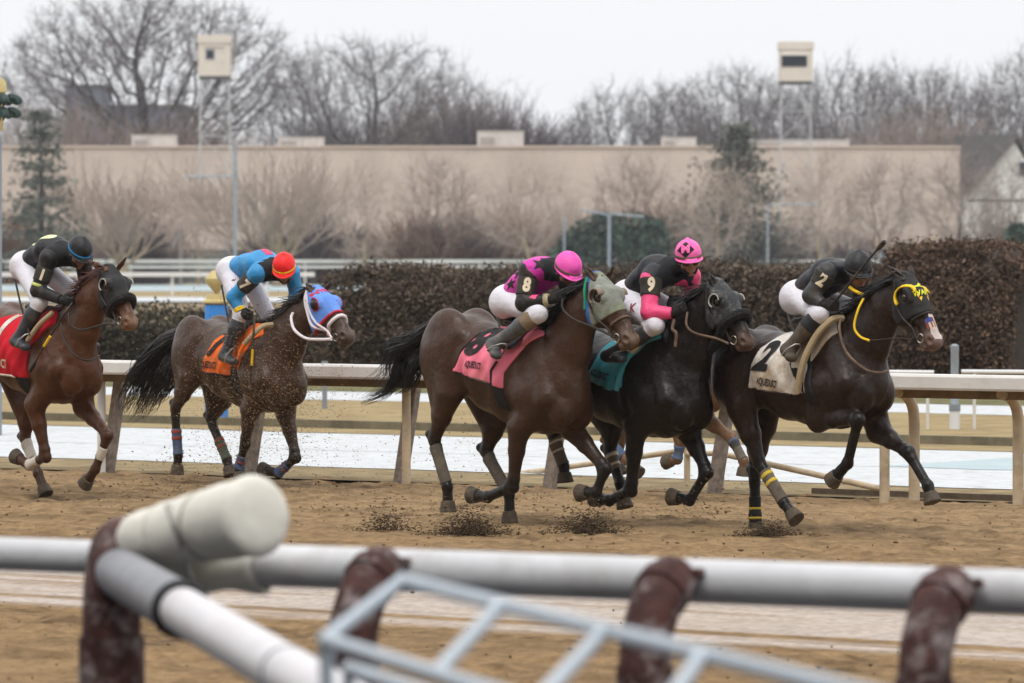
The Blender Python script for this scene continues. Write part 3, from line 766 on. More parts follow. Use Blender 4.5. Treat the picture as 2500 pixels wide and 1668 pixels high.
# straw banks
def mound(x, y, w, d, lab):
    c = P0(x, y, d); r = w / .94 * d / F / 2; hgt = c.z; n = 24; V = []; Fc = []
    for j in range(9):
        q = j / 8
        for i in range(n):
            a = 2 * math.pi * i / n; k = 1 + .12 * math.sin(3 * a + x) + .08 * math.sin(5 * a)
            V.append((r * q * k * math.cos(a), r * .5 * q * math.sin(a), hgt * (math.cos(q * math.pi) * .5 + .5) * (1 + .06 * math.sin(7 * a + x) * q)))
    Fc = [(j * n + i, (j + 1) * n + i, (j + 1) * n + (i + 1) % n, j * n + (i + 1) % n) for j in range(8) for i in range(n)]
    o = link_mesh('straw_bank', V, Fc, M_straw, smooth=True, loc=(c.x, d, 0)); tag(o, kind='structure')
for x, y, w in ((120, 556, 300), (300, 552, 190), (560, 565, 200), (800, 556, 260), (940, 558, 220), (1110, 548, 240), (1280, 556, 240), (1500, 545, 260), (1680, 542, 220), (1900, 556, 240), (2020, 546, 170), (2140, 543, 170), (2260, 550, 180), (2380, 548, 220)):
    mound(x, y, w, 385 + rng.uniform(-5, 5), '')
# ------------------------------------------------------------------ trees
def rot_dir(d, ang, az):
    d = d / np.linalg.norm(d); ref = np.array([0, 0, 1.]) if abs(d[2]) < .9 else np.array([1., 0, 0])
    u = np.cross(d, ref); u /= np.linalg.norm(u); w = np.cross(d, u)
    return d * math.cos(ang) + (u * math.cos(az) + w * math.sin(az)) * math.sin(ang)
def grow(rg, trunk, crown, p, d, L, r, lev, maxlev, spec):
    """one branch and everything that grows from it"""
    n = 6 if lev <= 1 else (4 if lev < maxlev else 3)
    pts = [p]; q = p; dd = d / np.linalg.norm(d)
    for i in range(n):
        dd = dd + rg.normal(0, spec['wob'], 3) + np.array([0, 0, spec['up'][min(lev, len(spec['up']) - 1)]]) * (.25)
        dd /= np.linalg.norm(dd); q = q + dd * L / n; pts.append(q)
    rr = np.linspace(r, r * (.45 if lev < maxlev else .5), n + 1)
    tube_np(trunk if lev < spec['bark'] else crown, pts, np.maximum(rr, spec['rmin']), 7 if lev == 0 else (5 if lev == 1 else 3))
    if lev >= maxlev: return
    kids = spec['kids'][lev]
    az = rg.uniform(0, 6.28)
    for k in range(kids):
        t = spec['t0'][min(lev, len(spec['t0']) - 1)] + (1 - spec['t0'][min(lev, len(spec['t0']) - 1)]) * (k + rg.uniform(.2, .9)) / kids
        i = min(int(t * n), n - 1); f = t * n - i; pp = pts[i] * (1 - f) + pts[i + 1] * f
        az += 2.4 + rg.uniform(-.5, .5)
        nd = rot_dir(pts[i + 1] - pts[i], rg.uniform(*spec['ang'][min(lev, len(spec['ang']) - 1)]), az)
        grow(rg, trunk, crown, pp, nd, L * rg.uniform(*spec['len'][min(lev, len(spec['len']) - 1)]) * (1 - .25 * t * (lev > 0)), max(r * (.75 - .35 * t) * spec['thin'], spec['rmin']), lev + 1, maxlev, spec)
    # the leader carries on
    grow(rg, trunk, crown, pts[-1], pts[-1] - pts[-2], L * spec['lead'], rr[-1], lev + 1, maxlev, spec)
def tree(name, pos, h, spec, seed, lab, cat='tree', group=None, mats=None, lean=(0, 0, 1)):
    rg = np.random.default_rng(seed); tr, cr = newacc(), newacc()
    grow(rg, tr, cr, np.zeros(3), np.array(lean, float), h * spec['bole'], h * spec['r'], 0, spec['lev'], spec)
    t = empty(name, pos); tag(t, lab, cat, group)
    zmax = np.concatenate(cr[0])[:, 2].max(); k = h / zmax
    xs = spec.get('wide', 1.0)
    for nm, acc, m in (('trunk', tr, mats[0]), ('crown', cr, mats[1])):
        V = np.concatenate(acc[0]) * k; V[:, :2] *= xs
        link_mesh(nm, V, np.concatenate(acc[1]), m, t)
    return t
OAK = dict(lev=5, kids=[4, 4, 5, 5, 4], t0=[.55, .3, .2, .15, .1], ang=[(.5, 1.0), (.4, .95), (.4, 1.0), (.4, 1.1), (.4, 1.1)], len=[(.95, 1.35), (.5, .8), (.45, .75), (.4, .7), (.4, .7)], lead=.72, thin=.8, wob=.10, up=[.1, .25, .15, .1, .1], bark=3, bole=.2, r=.028, rmin=.022, wide=1.0)
ELM = dict(OAK, kids=[4, 4, 5, 5, 4], ang=[(.35, .8), (.35, .8), (.4, .9), (.4, 1.0), (.4, 1.0)], up=[.2, .4, .3, .2, .1], bole=.22, rmin=.022)
FAN = dict(lev=4, kids=[6, 5, 5, 4], t0=[.5, .1, .1, .1], ang=[(.55, 1.05), (.2, .6), (.15, .5), (.15, .5)], len=[(1.0, 1.6), (.8, 1.2), (.6, .95), (.5, .8)], lead=.8, thin=.62, wob=.05, up=[.1, .55, .5, .4], bark=2, bole=.16, r=.026, rmin=.0125, wide=1.0)
def base_at(x, d): q = P0(x, 600, d); return (q.x, d, 0)
def h_at(y, d): return P0(0, y, d).z
gB = 'bare trees behind the warehouse'
def colonise(rg, H, R, base, natt, step, squash=.55, lobes=7, low=.0, expo=2.0):
    """branches that grow toward points scattered through a lobed dome"""
    lob = rg.normal(size=(lobes, 3)); lob[:, 2] = np.abs(lob[:, 2]) * .8; lob /= np.linalg.norm(lob, axis=1)[:, None]
    q = rg.normal(size=(natt * 3, 3)); q /= np.linalg.norm(q, axis=1)[:, None]
    bump = .80 + .24 * np.max(np.clip((q @ lob.T - .72) / .28, 0, 1), 1)
    q = q * (bump * rg.uniform(.12, 1, natt * 3) ** .42)[:, None]; q = q[q[:, 2] > -.55 - low][:natt]
    cz = base + (H - base) * .42; A = q * np.array([R, R * .8, 1]); A[:, 2] = np.where(q[:, 2] > 0, q[:, 2] * (H - cz), q[:, 2] * (cz - base * .75) * 1.2) + cz
    nodes = [np.array([0., 0, 0])]; par = [-1]
    k = max(2, int(base / step))
    for i in range(1, k + 1): nodes.append(np.array([.12 * math.sin(i * .9), .1 * math.cos(i), base * i / k])); par.append(len(nodes) - 2)
    Nn = np.array(nodes); best = np.full(len(A), 1e9); bi = np.zeros(len(A), int)
    def upd(idx0):
        nonlocal best, bi
        for c in range(idx0, len(Nn), 64):
            D = np.linalg.norm(A[:, None] - Nn[None, c:c + 64], axis=2); m = D.argmin(1); d = D[np.arange(len(A)), m]; b = d < best
            best = np.where(b, d, best); bi = np.where(b, m + c, bi)
    upd(0); alive = np.ones(len(A), bool); seen = np.zeros(0)
    for it in range(170):
        if alive.sum() < natt * .03: break
        a = np.nonzero(alive)[0]; src = bi[a]; d = A[a] - Nn[src]; d /= np.linalg.norm(d, axis=1)[:, None] + 1e-9
        acc = np.zeros((len(Nn), 3)); np.add.at(acc, src, d); g = np.unique(src); v = acc[g] / (np.linalg.norm(acc[g], axis=1)[:, None] + 1e-9)
        v = v + rg.normal(0, .20, v.shape) + [0, 0, .05]; v /= np.linalg.norm(v, axis=1)[:, None]
        n0 = len(Nn); Nn = np.concatenate([Nn, Nn[g] + v * step]); par += list(g); upd(n0); alive &= best > step * 1.25
        if len(Nn) > 9000: break
    par = np.array(par); n = len(Nn); rad = np.zeros(n); E = expo
    kids = np.bincount(par[1:], minlength=n); rad[kids == 0] = 1.0
    for i in range(n - 1, 0, -1):
        if kids[i] == 0: rad[i] = 1.0
        else: rad[i] = rad[i] ** (1 / E) if rad[i] > 0 else 1.0
        rad[par[i]] += rad[i] ** E
    rad[0] = rad[1] if n > 1 else 1
    return Nn, par, rad, kids
def prisms(A, B, ra, rb, n):
    t = B - A; t = t / (np.linalg.norm(t, axis=1)[:, None] + 1e-9); ref = np.where(np.abs(t[:, 2:3]) < .9, [[0, 0, 1.]], [[1., 0, 0]])
    u = np.cross(t, ref); u /= np.linalg.norm(u, axis=1)[:, None] + 1e-9; w = np.cross(t, u); a = 2 * np.pi * np.arange(n) / n
    o = u[:, None] * np.cos(a)[None, :, None] + w[:, None] * np.sin(a)[None, :, None]
    V = np.concatenate([A[:, None] + o * ra[:, None, None], B[:, None] + o * rb[:, None, None]], 1).reshape(-1, 3); m = len(A); k = np.arange(n); k2 = (k + 1) % n
    Fq = np.stack([k, k2, n + k2, n + k], 1)[None] + (2 * n * np.arange(m))[:, None, None]
    return V, Fq.reshape(-1, 4)
def dome_tree(x, ytop, d, R, seed, lab, mats, base=.2, natt=1500, step=.55, tip=.0165, twigs=4, lobes=7, low=0.0, rmax=.6, name='bare_tree', group=gB, tl=1.5, expo=2.02):
    rg = np.random.default_rng(seed); H = h_at(ytop, d); Rm = R / .94 * d / F
    Nn, par, rad, kids = colonise(rg, H * .97, Rm, H * base, natt, step, lobes=lobes, low=low, expo=expo)
    r = np.minimum(rad * tip, rmax); c = np.arange(1, len(Nn)); p = par[1:]; ra, rb = np.minimum(r[p], r[c] * 1.6), r[c]
    thick = rb > .075
    t = empty(name, base_at(x, d)); tag(t, lab, 'tree', group)
    V, Fq = prisms(Nn[p][thick], Nn[c][thick], ra[thick], rb[thick], 6); link_mesh('trunk', V, Fq, mats[0], t)
    thin = c[~thick]; T0 = np.repeat(Nn[thin[rg.random(len(thin)) < .75]], twigs, 0); dv = rg.normal(0, .75, T0.shape); out = T0 - [0, 0, H * .45]; out /= np.linalg.norm(out, axis=1)[:, None]; dv = dv + out * .7 + [0, 0, .35]; dv /= np.linalg.norm(dv, axis=1)[:, None]
    L = tl * rg.uniform(.4, 1.1, (len(T0), 1)); T1 = T0 + dv * L * .5; T2 = T1 + (dv + rg.normal(0, .35, dv.shape)) * L * .5; o1 = np.full(len(T0), tip * .72)
    V1, F1 = prisms(Nn[p][~thick], Nn[thin], ra[~thick], rb[~thick], 3); V2, F2 = prisms(T0, T1, o1, o1 * .8, 3); V3, F3 = prisms(T1, T2, o1 * .8, o1 * .5, 3)
    link_mesh('crown', np.concatenate([V1, V2, V3]), np.concatenate([F1, F2 + len(V1), F3 + len(V1) + len(V2)]), mats[1], t)
    return t
M1 = (M_bark, M_twig)
dome_tree(345, -75, 450, 365, 41, 'huge spreading bare tree behind the left lookout tower', M1, base=.37, natt=3800, step=.6, twigs=5, tip=.025, lobes=9, low=.2, rmax=1.35, expo=1.76)
dome_tree(850, 28, 450, 255, 5, 'large round bare tree in the middle, right of the left lookout tower', M1, base=.36, natt=2900, step=.55, tip=.020, expo=1.95)
dome_tree(1020, 118, 465, 200, 7, 'dark bare tree leaning right of the large round tree', M1, base=.34, natt=2200, step=.55, tip=.019)
dome_tree(60, 120, 475, 170, 4, 'bare tree at the left edge behind the conifer', M1, base=.34, natt=900)
dome_tree(690, 95, 468, 140, 6, 'smaller bare tree between the lookout tower and the large round tree', M1, base=.34, natt=1300, tip=.019)
dome_tree(1160, 150, 480, 110, 8, 'thin bare tree above the middle roof box', M1, base=.4, natt=420, twigs=2)
dome_tree(575, 150, 480, 85, 9, 'pale bare tree standing just right of the left lookout tower', M1, base=.4, natt=350, twigs=2)
pr_ = []
for i, (x, y, d, R, lab) in enumerate(((1420, 165, 460, 135, 'bare tree at the left end of the right hand tree row'), (1675, 92, 455, 150, 'tall bare tree above the cedar'), (1935, 78, 462, 165, 'tall bare tree just right of the right lookout tower'))):
    pr_.append((dome_tree(x, y, d, R, 60 + i, lab, M1, base=.30, natt=2300, lobes=10, low=.3, twigs=5, tip=.0195), h_at(y, d), R / .94 * d / F))
for i, (k, x, y, d, R, rz, lab) in enumerate(((1, 1535, 135, 470, 145, 2.1, 'bare tree left of the cedar in the right hand row'), (2, 1795, 120, 476, 150, 1.2, 'bare tree behind the right lookout tower'), (0, 2055, 112, 470, 145, .8, 'bare tree second right of the right lookout tower'), (1, 2160, 98, 460, 150, 3.9, 'bare tree above the warehouse end'), (2, 2260, 135, 478, 140, 2.7, 'bare tree over the house roof'), (0, 2352, 80, 452, 160, 4.4, 'tall bare tree at the right edge over the house'), (1, 1335, 215, 480, 90, 5.2, 'small bare tree at the gap in the tree row'), (2, -190, 120, 470, 150, .4, 'bare tree beyond the left edge of the warehouse row'), (0, -420, 100, 465, 160, 3.1, 'bare tree furthest beyond the left edge'), (1, 2560, 120, 470, 150, 1.7, 'bare tree beyond the house at the right'))):
    o = copy_tree(pr_[k][0]); o.location = base_at(x, d); o.rotation_euler.z = rz; o['label'] = lab; sx = R / .94 * d / F / pr_[k][2]; o.scale = (sx, sx, h_at(y, d) / pr_[k][1])
# thickets behind the roofline
def thicket(name, x, ytop, w, d, m, n, seed, lab, cat='thicket', group='thickets and twiggy shrubs', z0=0.0, fan=.7, sub=3, rt=(.05, .018)):
    rg = np.random.default_rng(seed); acc = newacc(); q = P0(x, ytop, d); W2 = w / .94 * d / F / 2; H = q.z - z0
    for i in range(n):
        bx = rg.normal(0, .38); p = np.array([bx * W2 * .8, rg.normal(0, .35) * W2 * .6, z0]); hh = H * rg.uniform(.6, 1.0) * math.sqrt(max(.12, 1 - min(.95, abs(bx)) ** 2))
        dd = np.array([bx * fan * 1.1 + rg.normal(0, .22), rg.normal(0, .3), 1.0]); dd /= np.linalg.norm(dd)
        pts = [p + dd * hh * k / 4 + rg.normal(0, .03 * hh, 3) * (k > 0) for k in range(5)]; tube_np(acc, pts, np.linspace(rt[0], rt[1], 5), 3)
        for s in range(sub):
            k = rg.integers(1, 4); d2 = dd + rg.normal(0, .45, 3); d2[2] = abs(d2[2]); d2 /= np.linalg.norm(d2); L = hh * rg.uniform(.2, .45)
            tube_np(acc, [pts[k], pts[k] + d2 * L * .5, pts[k] + d2 * L + rg.normal(0, .05 * L, 3)], [.03, .024, .016], 3)
    V = np.concatenate(acc[0]); V[:, 2] = np.maximum(V[:, 2], 0)
    o = link_mesh(name, V, np.concatenate(acc[1]), m, loc=(q.x, d, 0)); tag(o, lab, cat, group); return o
for i, (x, y, w, m, lab) in enumerate(((140, 222, 560, M_twigbrown, 'brown thicket behind the left conifer'), (420, 238, 330, M_twigbrown, 'brown thicket below the left lookout tower'), (760, 230, 300, M_twig, 'grey thicket under the large round tree'), (1000, 200, 260, M_twigbrown, 'brown thicket right of the large round tree'), (1120, 205, 240, M_dusk, 'dark plum thicket behind the middle roof box'), (1225, 265, 150, M_dusk, 'small dark thicket at the gap in the trees'), (1640, 235, 330, M_twig, 'grey thicket behind the cedar'), (1900, 235, 360, M_twig, 'grey thicket under the right lookout tower'), (2120, 225, 320, M_twigbrown, 'brown thicket behind the warehouse end'))):
    thicket('thicket', x, y, w, 440 + i % 4 * 4, m, 460, 80 + i, lab, z0=5.0, rt=(.04, .014))
# plane trees in front of the wall
gP = 'pollarded plane trees in front of the warehouse'
for i, (x, ytop, d, wide, m, lab, kw) in enumerate((
    (285, 335, 330, 1.35, M_twigtan, 'broad fan shaped plane tree between the conifer and the left goal frame', {}),
    (455, 400, 340, .9, M_twigtan, 'slim plane tree standing inside the left goal frame', {}),
    (648, 330, 325, 1.55, M_twigtan, 'broad fan shaped plane tree with two low boughs above the red helmet', {}),
    (835, 360, 335, 1.0, M_twigtan, 'plane tree left of the middle, with a pale forked trunk', {}),
    (1010, 345, 345, 1.2, M_twigbrown, 'grey plane tree above the middle of the fence', {}),
    (1215, 350, 335, 1.3, M_twigtan, 'plane tree with level side boughs left of the green bush', {}),
    (1455, 345, 342, 1.2, M_twigbrown, 'brown plane tree behind the lamp post', {}),
    (1645, 365, 330, 1.1, M_twigtan, 'plane tree with a thick pale trunk right of the pink helmet', {}),
    (1885, 350, 330, 1.2, M_twigtan, 'plane tree standing inside the right goal frame', {}),
    (2022, 360, 328, 1.15, M_twigbrown, 'dark plane tree with wide forked boughs against the bare wall', {}),
    (2205, 345, 335, 1.2, M_twigbrown, 'dark plane tree in front of the house', {}),
    (2335, 360, 345, 1.1, M_twigbrown, 'plane tree at the right edge', {}))):
    if i in (0, 2): tree('plane_tree', base_at(x, d), h_at(ytop - 22, d), dict(FAN, wide=wide * 1.35, **kw), 120 + i, lab, 'tree', gP, (M_plane if m is M_twigtan else M_bark, m))
    else: dome_tree(x, ytop - 12, d, 95 * wide, 120 + i, lab, (M_plane if m is M_twigtan else M_bark, m), base=.17 + .02 * (i % 3), natt=420 + 60 * (i % 4), step=.42, tip=.0155, twigs=5, lobes=6, low=.1, rmax=.42, name='plane_tree', group=gP, tl=2.0, expo=1.9)
# shrubs along the foot of the wall
for i, (x, y, w, m, n, lab) in enumerate(((345, 480, 170, M_dusk, 200, 'dark plum shrub beside the broad left plane tree'), (745, 478, 170, M_dusk, 220, 'dark plum shrub right of the red helmet plane tree'), (610, 505, 120, M_dusk, 120, 'small dark shrub left of the pale boughs'), (30, 470, 260, M_rust, 260, 'reddish brown shrub under the conifer'), (190, 500, 170, M_twigbrown, 160, 'brown shrub right of the conifer'), (960, 470, 200, M_rust, 260, 'reddish shrub left of the straw bank'), (1060, 480, 150, M_dusk, 180, 'dark shrub in the middle of the wall foot'), (1150, 455, 240, M_rust, 260, 'russet shrub left of the green bush'), (1540, 450, 190, M_rust, 240, 'russet shrub right of the green bush'), (1450, 470, 160, M_rust, 160, 'russet shrub behind the lamp post'), (1730, 490, 130, M_dusk, 200, 'dark plum shrub left of the right goal frame'), (1820, 505, 130, M_dusk, 160, 'dark plum shrub inside the right goal frame'), (1935, 520, 110, M_dusk, 100, 'small dark shrub right of the right goal frame'), (2030, 530, 130, M_rust, 90, 'small round shrub in front of the bare wall'), (2110, 528, 120, M_rust, 90, 'small round shrub left of the house tree'), (2290, 470, 160, M_twigbrown, 160, 'brown shrub below the house'), (850, 520, 140, M_twigbrown, 120, 'brown shrub below the forked plane tree'), (1330, 455, 200, M_twigbrown, 160, 'brown shrub over the green bush'))):
    thicket('bare_shrub', x, y, w, 346 + i % 5, m, n, 200 + i, lab, 'shrub', z0=0, fan=.9, sub=4)
# evergreens
def evergreen(name, x, ytop, w, d, seed, lab, tiers=11, n=6, m=None, z0f=.08):
    rg = np.random.default_rng(seed); q = P0(x, ytop, d); H = q.z; R = w / .94 * d / F / 2
    t = empty(name, (q.x, d, 0)); tag(t, lab, 'tree')
    tr = newacc(); tube_np(tr, [(0, 0, 0), (.1, 0, H * .5), (0, 0, H * .97)], [.28, .16, .04], 7); C = []
    for i in range(tiers):
        f = (i + .5) / tiers; z = H * (z0f + (1 - z0f) * f); L = R * (1 - f) ** .75 * rg.uniform(.8, 1.15) + .3
        for k in range(n):
            a = k * 2 * math.pi / n + rg.uniform(-.4, .4); LL = L * rg.uniform(.55, 1.1); e = np.array([math.cos(a) * LL, math.sin(a) * LL, z - LL * .12 + rg.normal(0, .2)])
            tube_np(tr, [(0, 0, z), e * [.5, .5, 1] + [0, 0, .08], e], [.06, .04, .015], 3)
            for s in range(int(95 * max(.4, LL / R))):
                u = rg.uniform(.12, 1); c = np.array([0, 0, z]) * (1 - u) + e * u; C.append(c + rg.normal(0, 1, 3) * [.34, .34, .15] * (1 + .3 * LL))
    link_mesh('trunk', np.concatenate(tr[0]), np.concatenate(tr[1]), M_bark, t)
    V, Fq, cc = leaf_cloud(np.array(C), .21, rg, [(.10, .11, .088), (.13, .135, .11), (.075, .082, .068), (.15, .145, .115)], up=.6)
    link_mesh('crown', V, Fq, m or M_leaf, t, col=cc)
evergreen('conifer', 92, 245, 270, 318, 301, 'dark layered conifer at the left of the wall', 10, 6)
evergreen('cedar', 1692, 285, 420, 335, 302, 'grey green cedar rising above the warehouse roof', 16, 7)
def bush(name, x, ytop, w, d, seed, lab, n=3800):
    rg = np.random.default_rng(seed); q = P0(x, ytop, d); H = q.z; R = w / .94 * d / F / 2
    t = empty(name, (q.x, d, 0)); tag(t, lab, 'bush')
    a = rg.uniform(0, 6.28, n); ph = np.arccos(rg.uniform(0, 1, n)); lump = 1 + .16 * np.sin(3 * a + 2) * np.sin(4 * ph) + .1 * rg.normal(0, 1, n); k = lump * rg.uniform(.78, 1.02, n)
    C = np.stack([R * k * np.cos(a) * np.sin(ph) ** .7, R * .6 * k * np.sin(a) * np.sin(ph) ** .7, H * np.clip(k, 0, 1.05) * np.cos(ph) ** .8], 1)
    V, Fq, cc = leaf_cloud(C, .24, rg, [(.05, .075, .055), (.035, .055, .042), (.075, .10, .075), (.028, .045, .035)])
    link_mesh('crown', V, Fq, M_leaf, t, col=cc)
    acc = newacc()
    for i in range(9):
        aa = rg.uniform(0, 6.28); tube_np(acc, [(0, 0, 0), (R * .3 * math.cos(aa), R * .2 * math.sin(aa), H * .4), (R * .6 * math.cos(aa), R * .4 * math.sin(aa), H * .8)], [.12, .08, .03], 5)
    link_mesh('trunk', np.concatenate(acc[0]), np.concatenate(acc[1]), M_bark, t)
bush('evergreen_bush', 1415, 496, 260, 322, 311, 'wide dark green evergreen bush behind the lamp post', 5000)
bush('evergreen_bush', 2345, 520, 110, 300, 312, 'dark green evergreen bush at the right edge above the hedge', 2600)
# ------------------------------------------------------------------ horses
Z1, Z2, Z3, Z4, Z5 = (0, 560, 2.2395), (280, 580, 2.529), (860, 580, 2.119), (1380, 560, 2.178), (1700, 580, 2.09)
M_coat = mat('horse_coat', (1, 1, 1), rough=.38, var=.22, scale=4.5, attr=True, bump=.013, bscale=11, spec=.26, mud=.16, mudcol=(.17, .115, .07), mudscale=30)
M_hoof = mat('hoof_horn', (.075, .058, .042), rough=.75, var=.35, scale=25, mud=.7, mudcol=(.16, .11, .062), mudscale=14)
M_hair = mat('black_horsehair', (.012, .010, .010), rough=.5, var=.4, scale=9, spec=.4)
M_hairred = mat('chestnut_horsehair', (.07, .022, .015), rough=.5, var=.4, scale=9, spec=.4)
M_eye = mat('dark_eye', (.012, .008, .006), rough=.08, var=.1, spec=.8)
M_leather = mat('dark_leather', (.022, .016, .013), rough=.5, var=.3, scale=12, mud=.35, mudcol=(.20, .15, .10), mudscale=10)
M_brownleather = mat('brown_leather', (.11, .065, .042), rough=.6, var=.3, scale=12, mud=.4, mudcol=(.3, .22, .15))
M_blackrubber = mat('black_webbing', (.014, .013, .013), rough=.7, var=.3, scale=10)
M_bit = mat('bit_steel', (.55, .53, .50), rough=.25, var=.1, metal=1.0)
M_ink = mat('black_lettering', (.014, .013, .014), rough=.8, var=.2, mud=.25, mudcol=(.16, .11, .08))

class Rig:
    """local frame of a horse: x along its travel, y to its left, z up; pixels turn into points on planes beside its spine"""
    def __init__(s, Z, th, W, dW):
        s.Z = Z; s.th = math.radians(th)
        s.f = Vector((math.cos(s.th), -math.sin(s.th), 0)); s.l = Vector((math.sin(s.th), math.cos(s.th), 0))
        px, py = s.px(W); s.O = Vector(((px - CX) * dW / F, dW, 0))
        s.W = s.J(W, 0.0)
    def px(s, p, Z=None):
        Z = Z or s.Z; return Z[0] + p[0] / Z[2], Z[1] + p[1] / Z[2]
    def J(s, p, l, Z=None):
        px, py = s.px(p, Z); D = Vector(((px - CX) / F, 1, (YH - py) / F)); C0 = Vector((0, 0, CH))
        t = (l + (s.O - C0).dot(s.l)) / D.dot(s.l); q = C0 + D * t - s.O
        return np.array((q.dot(s.f), l, q.z + s.O.z))
    def root(s, name): return empty(name, s.O, -s.th)

def unit(v): v = np.array(v, float); return v / np.linalg.norm(v)
def hair(acc, pts, rad, n, rg, fan=.4, tip=.15, r=.004):
    """a lock of strands following a guide path, spreading toward its end"""
    P_ = np.array([tuple(p) for p in catmull(pts, 5)]); m = len(P_); t = np.linspace(0, 1, m)
    R = np.interp(t, np.linspace(0, 1, len(rad)), rad)
    for i in range(n):
        o = rg.normal(size=3); o /= max(1.0, np.linalg.norm(o) * .8); e = int(m * rg.uniform(.62, 1.0)); e = max(e, 4)
        w = rg.normal(0, 1, 3) * .5; ph = rg.uniform(0, 6.28)
        Q = P_[:e] + o[None] * R[:e, None] + np.sin(t[:e, None] * 7 + ph) * w[None] * R[:e, None] * fan + np.cumsum(rg.normal(0, .0025, (e, 3)), 0)
        tube_np(acc, Q, np.linspace(r, r * tip, e), 3)

def horse(name, rig, C, poll, muz, legs, coat, lab, head_l=(0, 0), sc=1.0, ears=None, tail=None, hood=None, band=None, cloth=None, girth=None, mane=None,
          group='racehorses galloping on the dirt track', neckw=1.0, pitch=None, h=.012, bl=0.0):
    t = rig.root(name); tag(t, lab, 'horse', group); W = rig.W
    if pitch is None:
        c = rig.J(C, 0); v = W - c; pitch = math.atan2(v[2], v[0]); print(name, 'W-C length %.2f' % np.linalg.norm(v), 'pitch %.1f' % math.degrees(pitch), 'W', W)
    ex = np.array((math.cos(pitch), 0, math.sin(pitch))); ez = np.array((-math.sin(pitch), 0, math.cos(pitch)))
    def T(x, y, z): return W + (ex * x + ez * z) * sc + np.array((0, y * sc, 0))
    body, dark, pale = [np.array(c) for c in coat[:3]]; S = sc
    PR = []
    # trunk: x, top, bottom, half width
    ST = [(.36, -.36, -.70, .145), (.26, -.20, -.80, .21), (.12, -.05, -.83, .23), (-.08, -.005, -.82, .235), (-.28, -.05, -.80, .28), (-.50, -.075, -.75, .29), (-.72, -.045, -.655, .265), (-.90, -.02, -.60, .255), (-1.07, -.04, -.60, .24), (-1.20, -.10, -.56, .18)]
    for a, b in zip(ST[:-1], ST[1:]):
        PR.append(seg(T(a[0], 0, (a[1] + a[2]) / 2), T(b[0], 0, (b[1] + b[2]) / 2), (a[3] * S, (a[1] - a[2]) / 2 * S), (b[3] * S, (b[1] - b[2]) / 2 * S), k=.05, col=body))
    for sy in (-1, 1):
        PR += [seg(T(.00, sy * .10, -.10), T(.27, sy * .175, -.50), (.085 * S, .12 * S), (.105 * S, .11 * S), k=.03, col=body),
               ell(T(.04, sy * .20, -.50), (.19 * S, .09 * S, .14 * S), k=.03, col=body),
               ell(T(.36, sy * .105, -.58), (.12 * S, .10 * S, .16 * S), k=.025, col=body),
               ell(T(-.98, sy * .155, -.24), (.26 * S, .125 * S, .27 * S), k=.06, col=body),
               ell(T(-1.16, sy * .11, -.40), (.15 * S, .105 * S, .25 * S), k=.06, col=body),
               ell(T(-.80, sy * .20, -.17), (.08 * S, .06 * S, .07 * S), k=.06, col=body)]
    PR.append(seg(T(-1.22, 0, -.10), T(-1.34, 0, -.16), .05 * S, .035 * S, k=.06, col=dark))
    # neck
    p0 = rig.J(poll, head_l[0]); m0 = rig.J(muz, head_l[1])
    e = unit(m0 - p0); L = np.linalg.norm(m0 - p0); print('   head length %.2f' % L)
    up = np.array((0, 0, 1.)); n = unit(up - e * (up @ e)); sd = unit(np.cross(n, e))
    HS = L / .60 * 1.13
    def H(t_, s_, n_): return p0 + e * (t_ * L) + sd * (s_ * HS) + n * (n_ * HS)
    b0 = T(.15, 0, -.31); b1 = H(.10, 0, -.055); nd = b1 - b0
    crest = np.cross(unit(nd), (0, 1, 0)); crest = crest * np.sign(crest[2])
    q1 = b0 + nd * .36 + crest * .012; q2 = b0 + nd * .72 + crest * .028
    NK = [seg(b0, q1, (.175 * S * neckw, .33 * S), (.125 * S * neckw, .24 * S), k=.06, col=body), seg(q1, q2, (.125 * S * neckw, .24 * S), (.095 * S, .175 * S), k=.05, col=body), seg(q2, b1, (.095 * S, .175 * S), (.085 * S, .125 * S), k=.04, col=body)]
    NK.append(seg(T(.06, 0, -.12), q1 + crest * .10, (.07 * S, .09 * S), (.05 * S, .07 * S), k=.06, col=body))
    PR += NK
    # head
    hd = lambda a, b, ra, rb, k=.02, col=body: seg(H(*a), H(*b), (ra[0] * HS, ra[1] * HS), (rb[0] * HS, rb[1] * HS), side=sd, k=k, col=col)
    HD = [hd((.04, 0, -.02), (.30, 0, -.005), (.078, .085), (.094, .092)), hd((.30, 0, -.005), (.55, 0, .0), (.094, .092), (.058, .068)), hd((.55, 0, .0), (.84, 0, -.004), (.058, .068), (.047, .052)),
          hd((.84, 0, -.004), (.955, 0, -.008), (.050, .054), (.052, .050), .02, pale), hd((.30, 0, .072), (.80, 0, .045), (.026, .016), (.022, .014), .03)]
    for s_ in (-1, 1):
        HD += [ell(H(.36, s_ * .045, -.085), (.115 * HS, .045 * HS, .10 * HS), (e, sd, n), k=.03, col=body),
               ell(H(.275, s_ * .082, .038), (.055 * HS, .028 * HS, .032 * HS), (e, sd, n), k=.02, col=body),
               hd((.50, s_ * .052, -.035), (.66, s_ * .05, -.02), (.012, .016), (.010, .012), .02),
               ell(H(.925, s_ * .042, .006), (.046 * HS, .022 * HS, .036 * HS), (e, sd, n), k=.012, col=pale)]
    HD += [hd((.42, 0, -.115), (.72, 0, -.07), (.042, .032), (.036, .026), .03), hd((.72, 0, -.07), (.91, 0, -.072), (.036, .026), (.036, .030), .012, pale), hd((.93, 0, -.07), (.95, 0, -.058), (.034, .028), (.034, .026), .015, pale)]
    PR += HD
    SUB = []
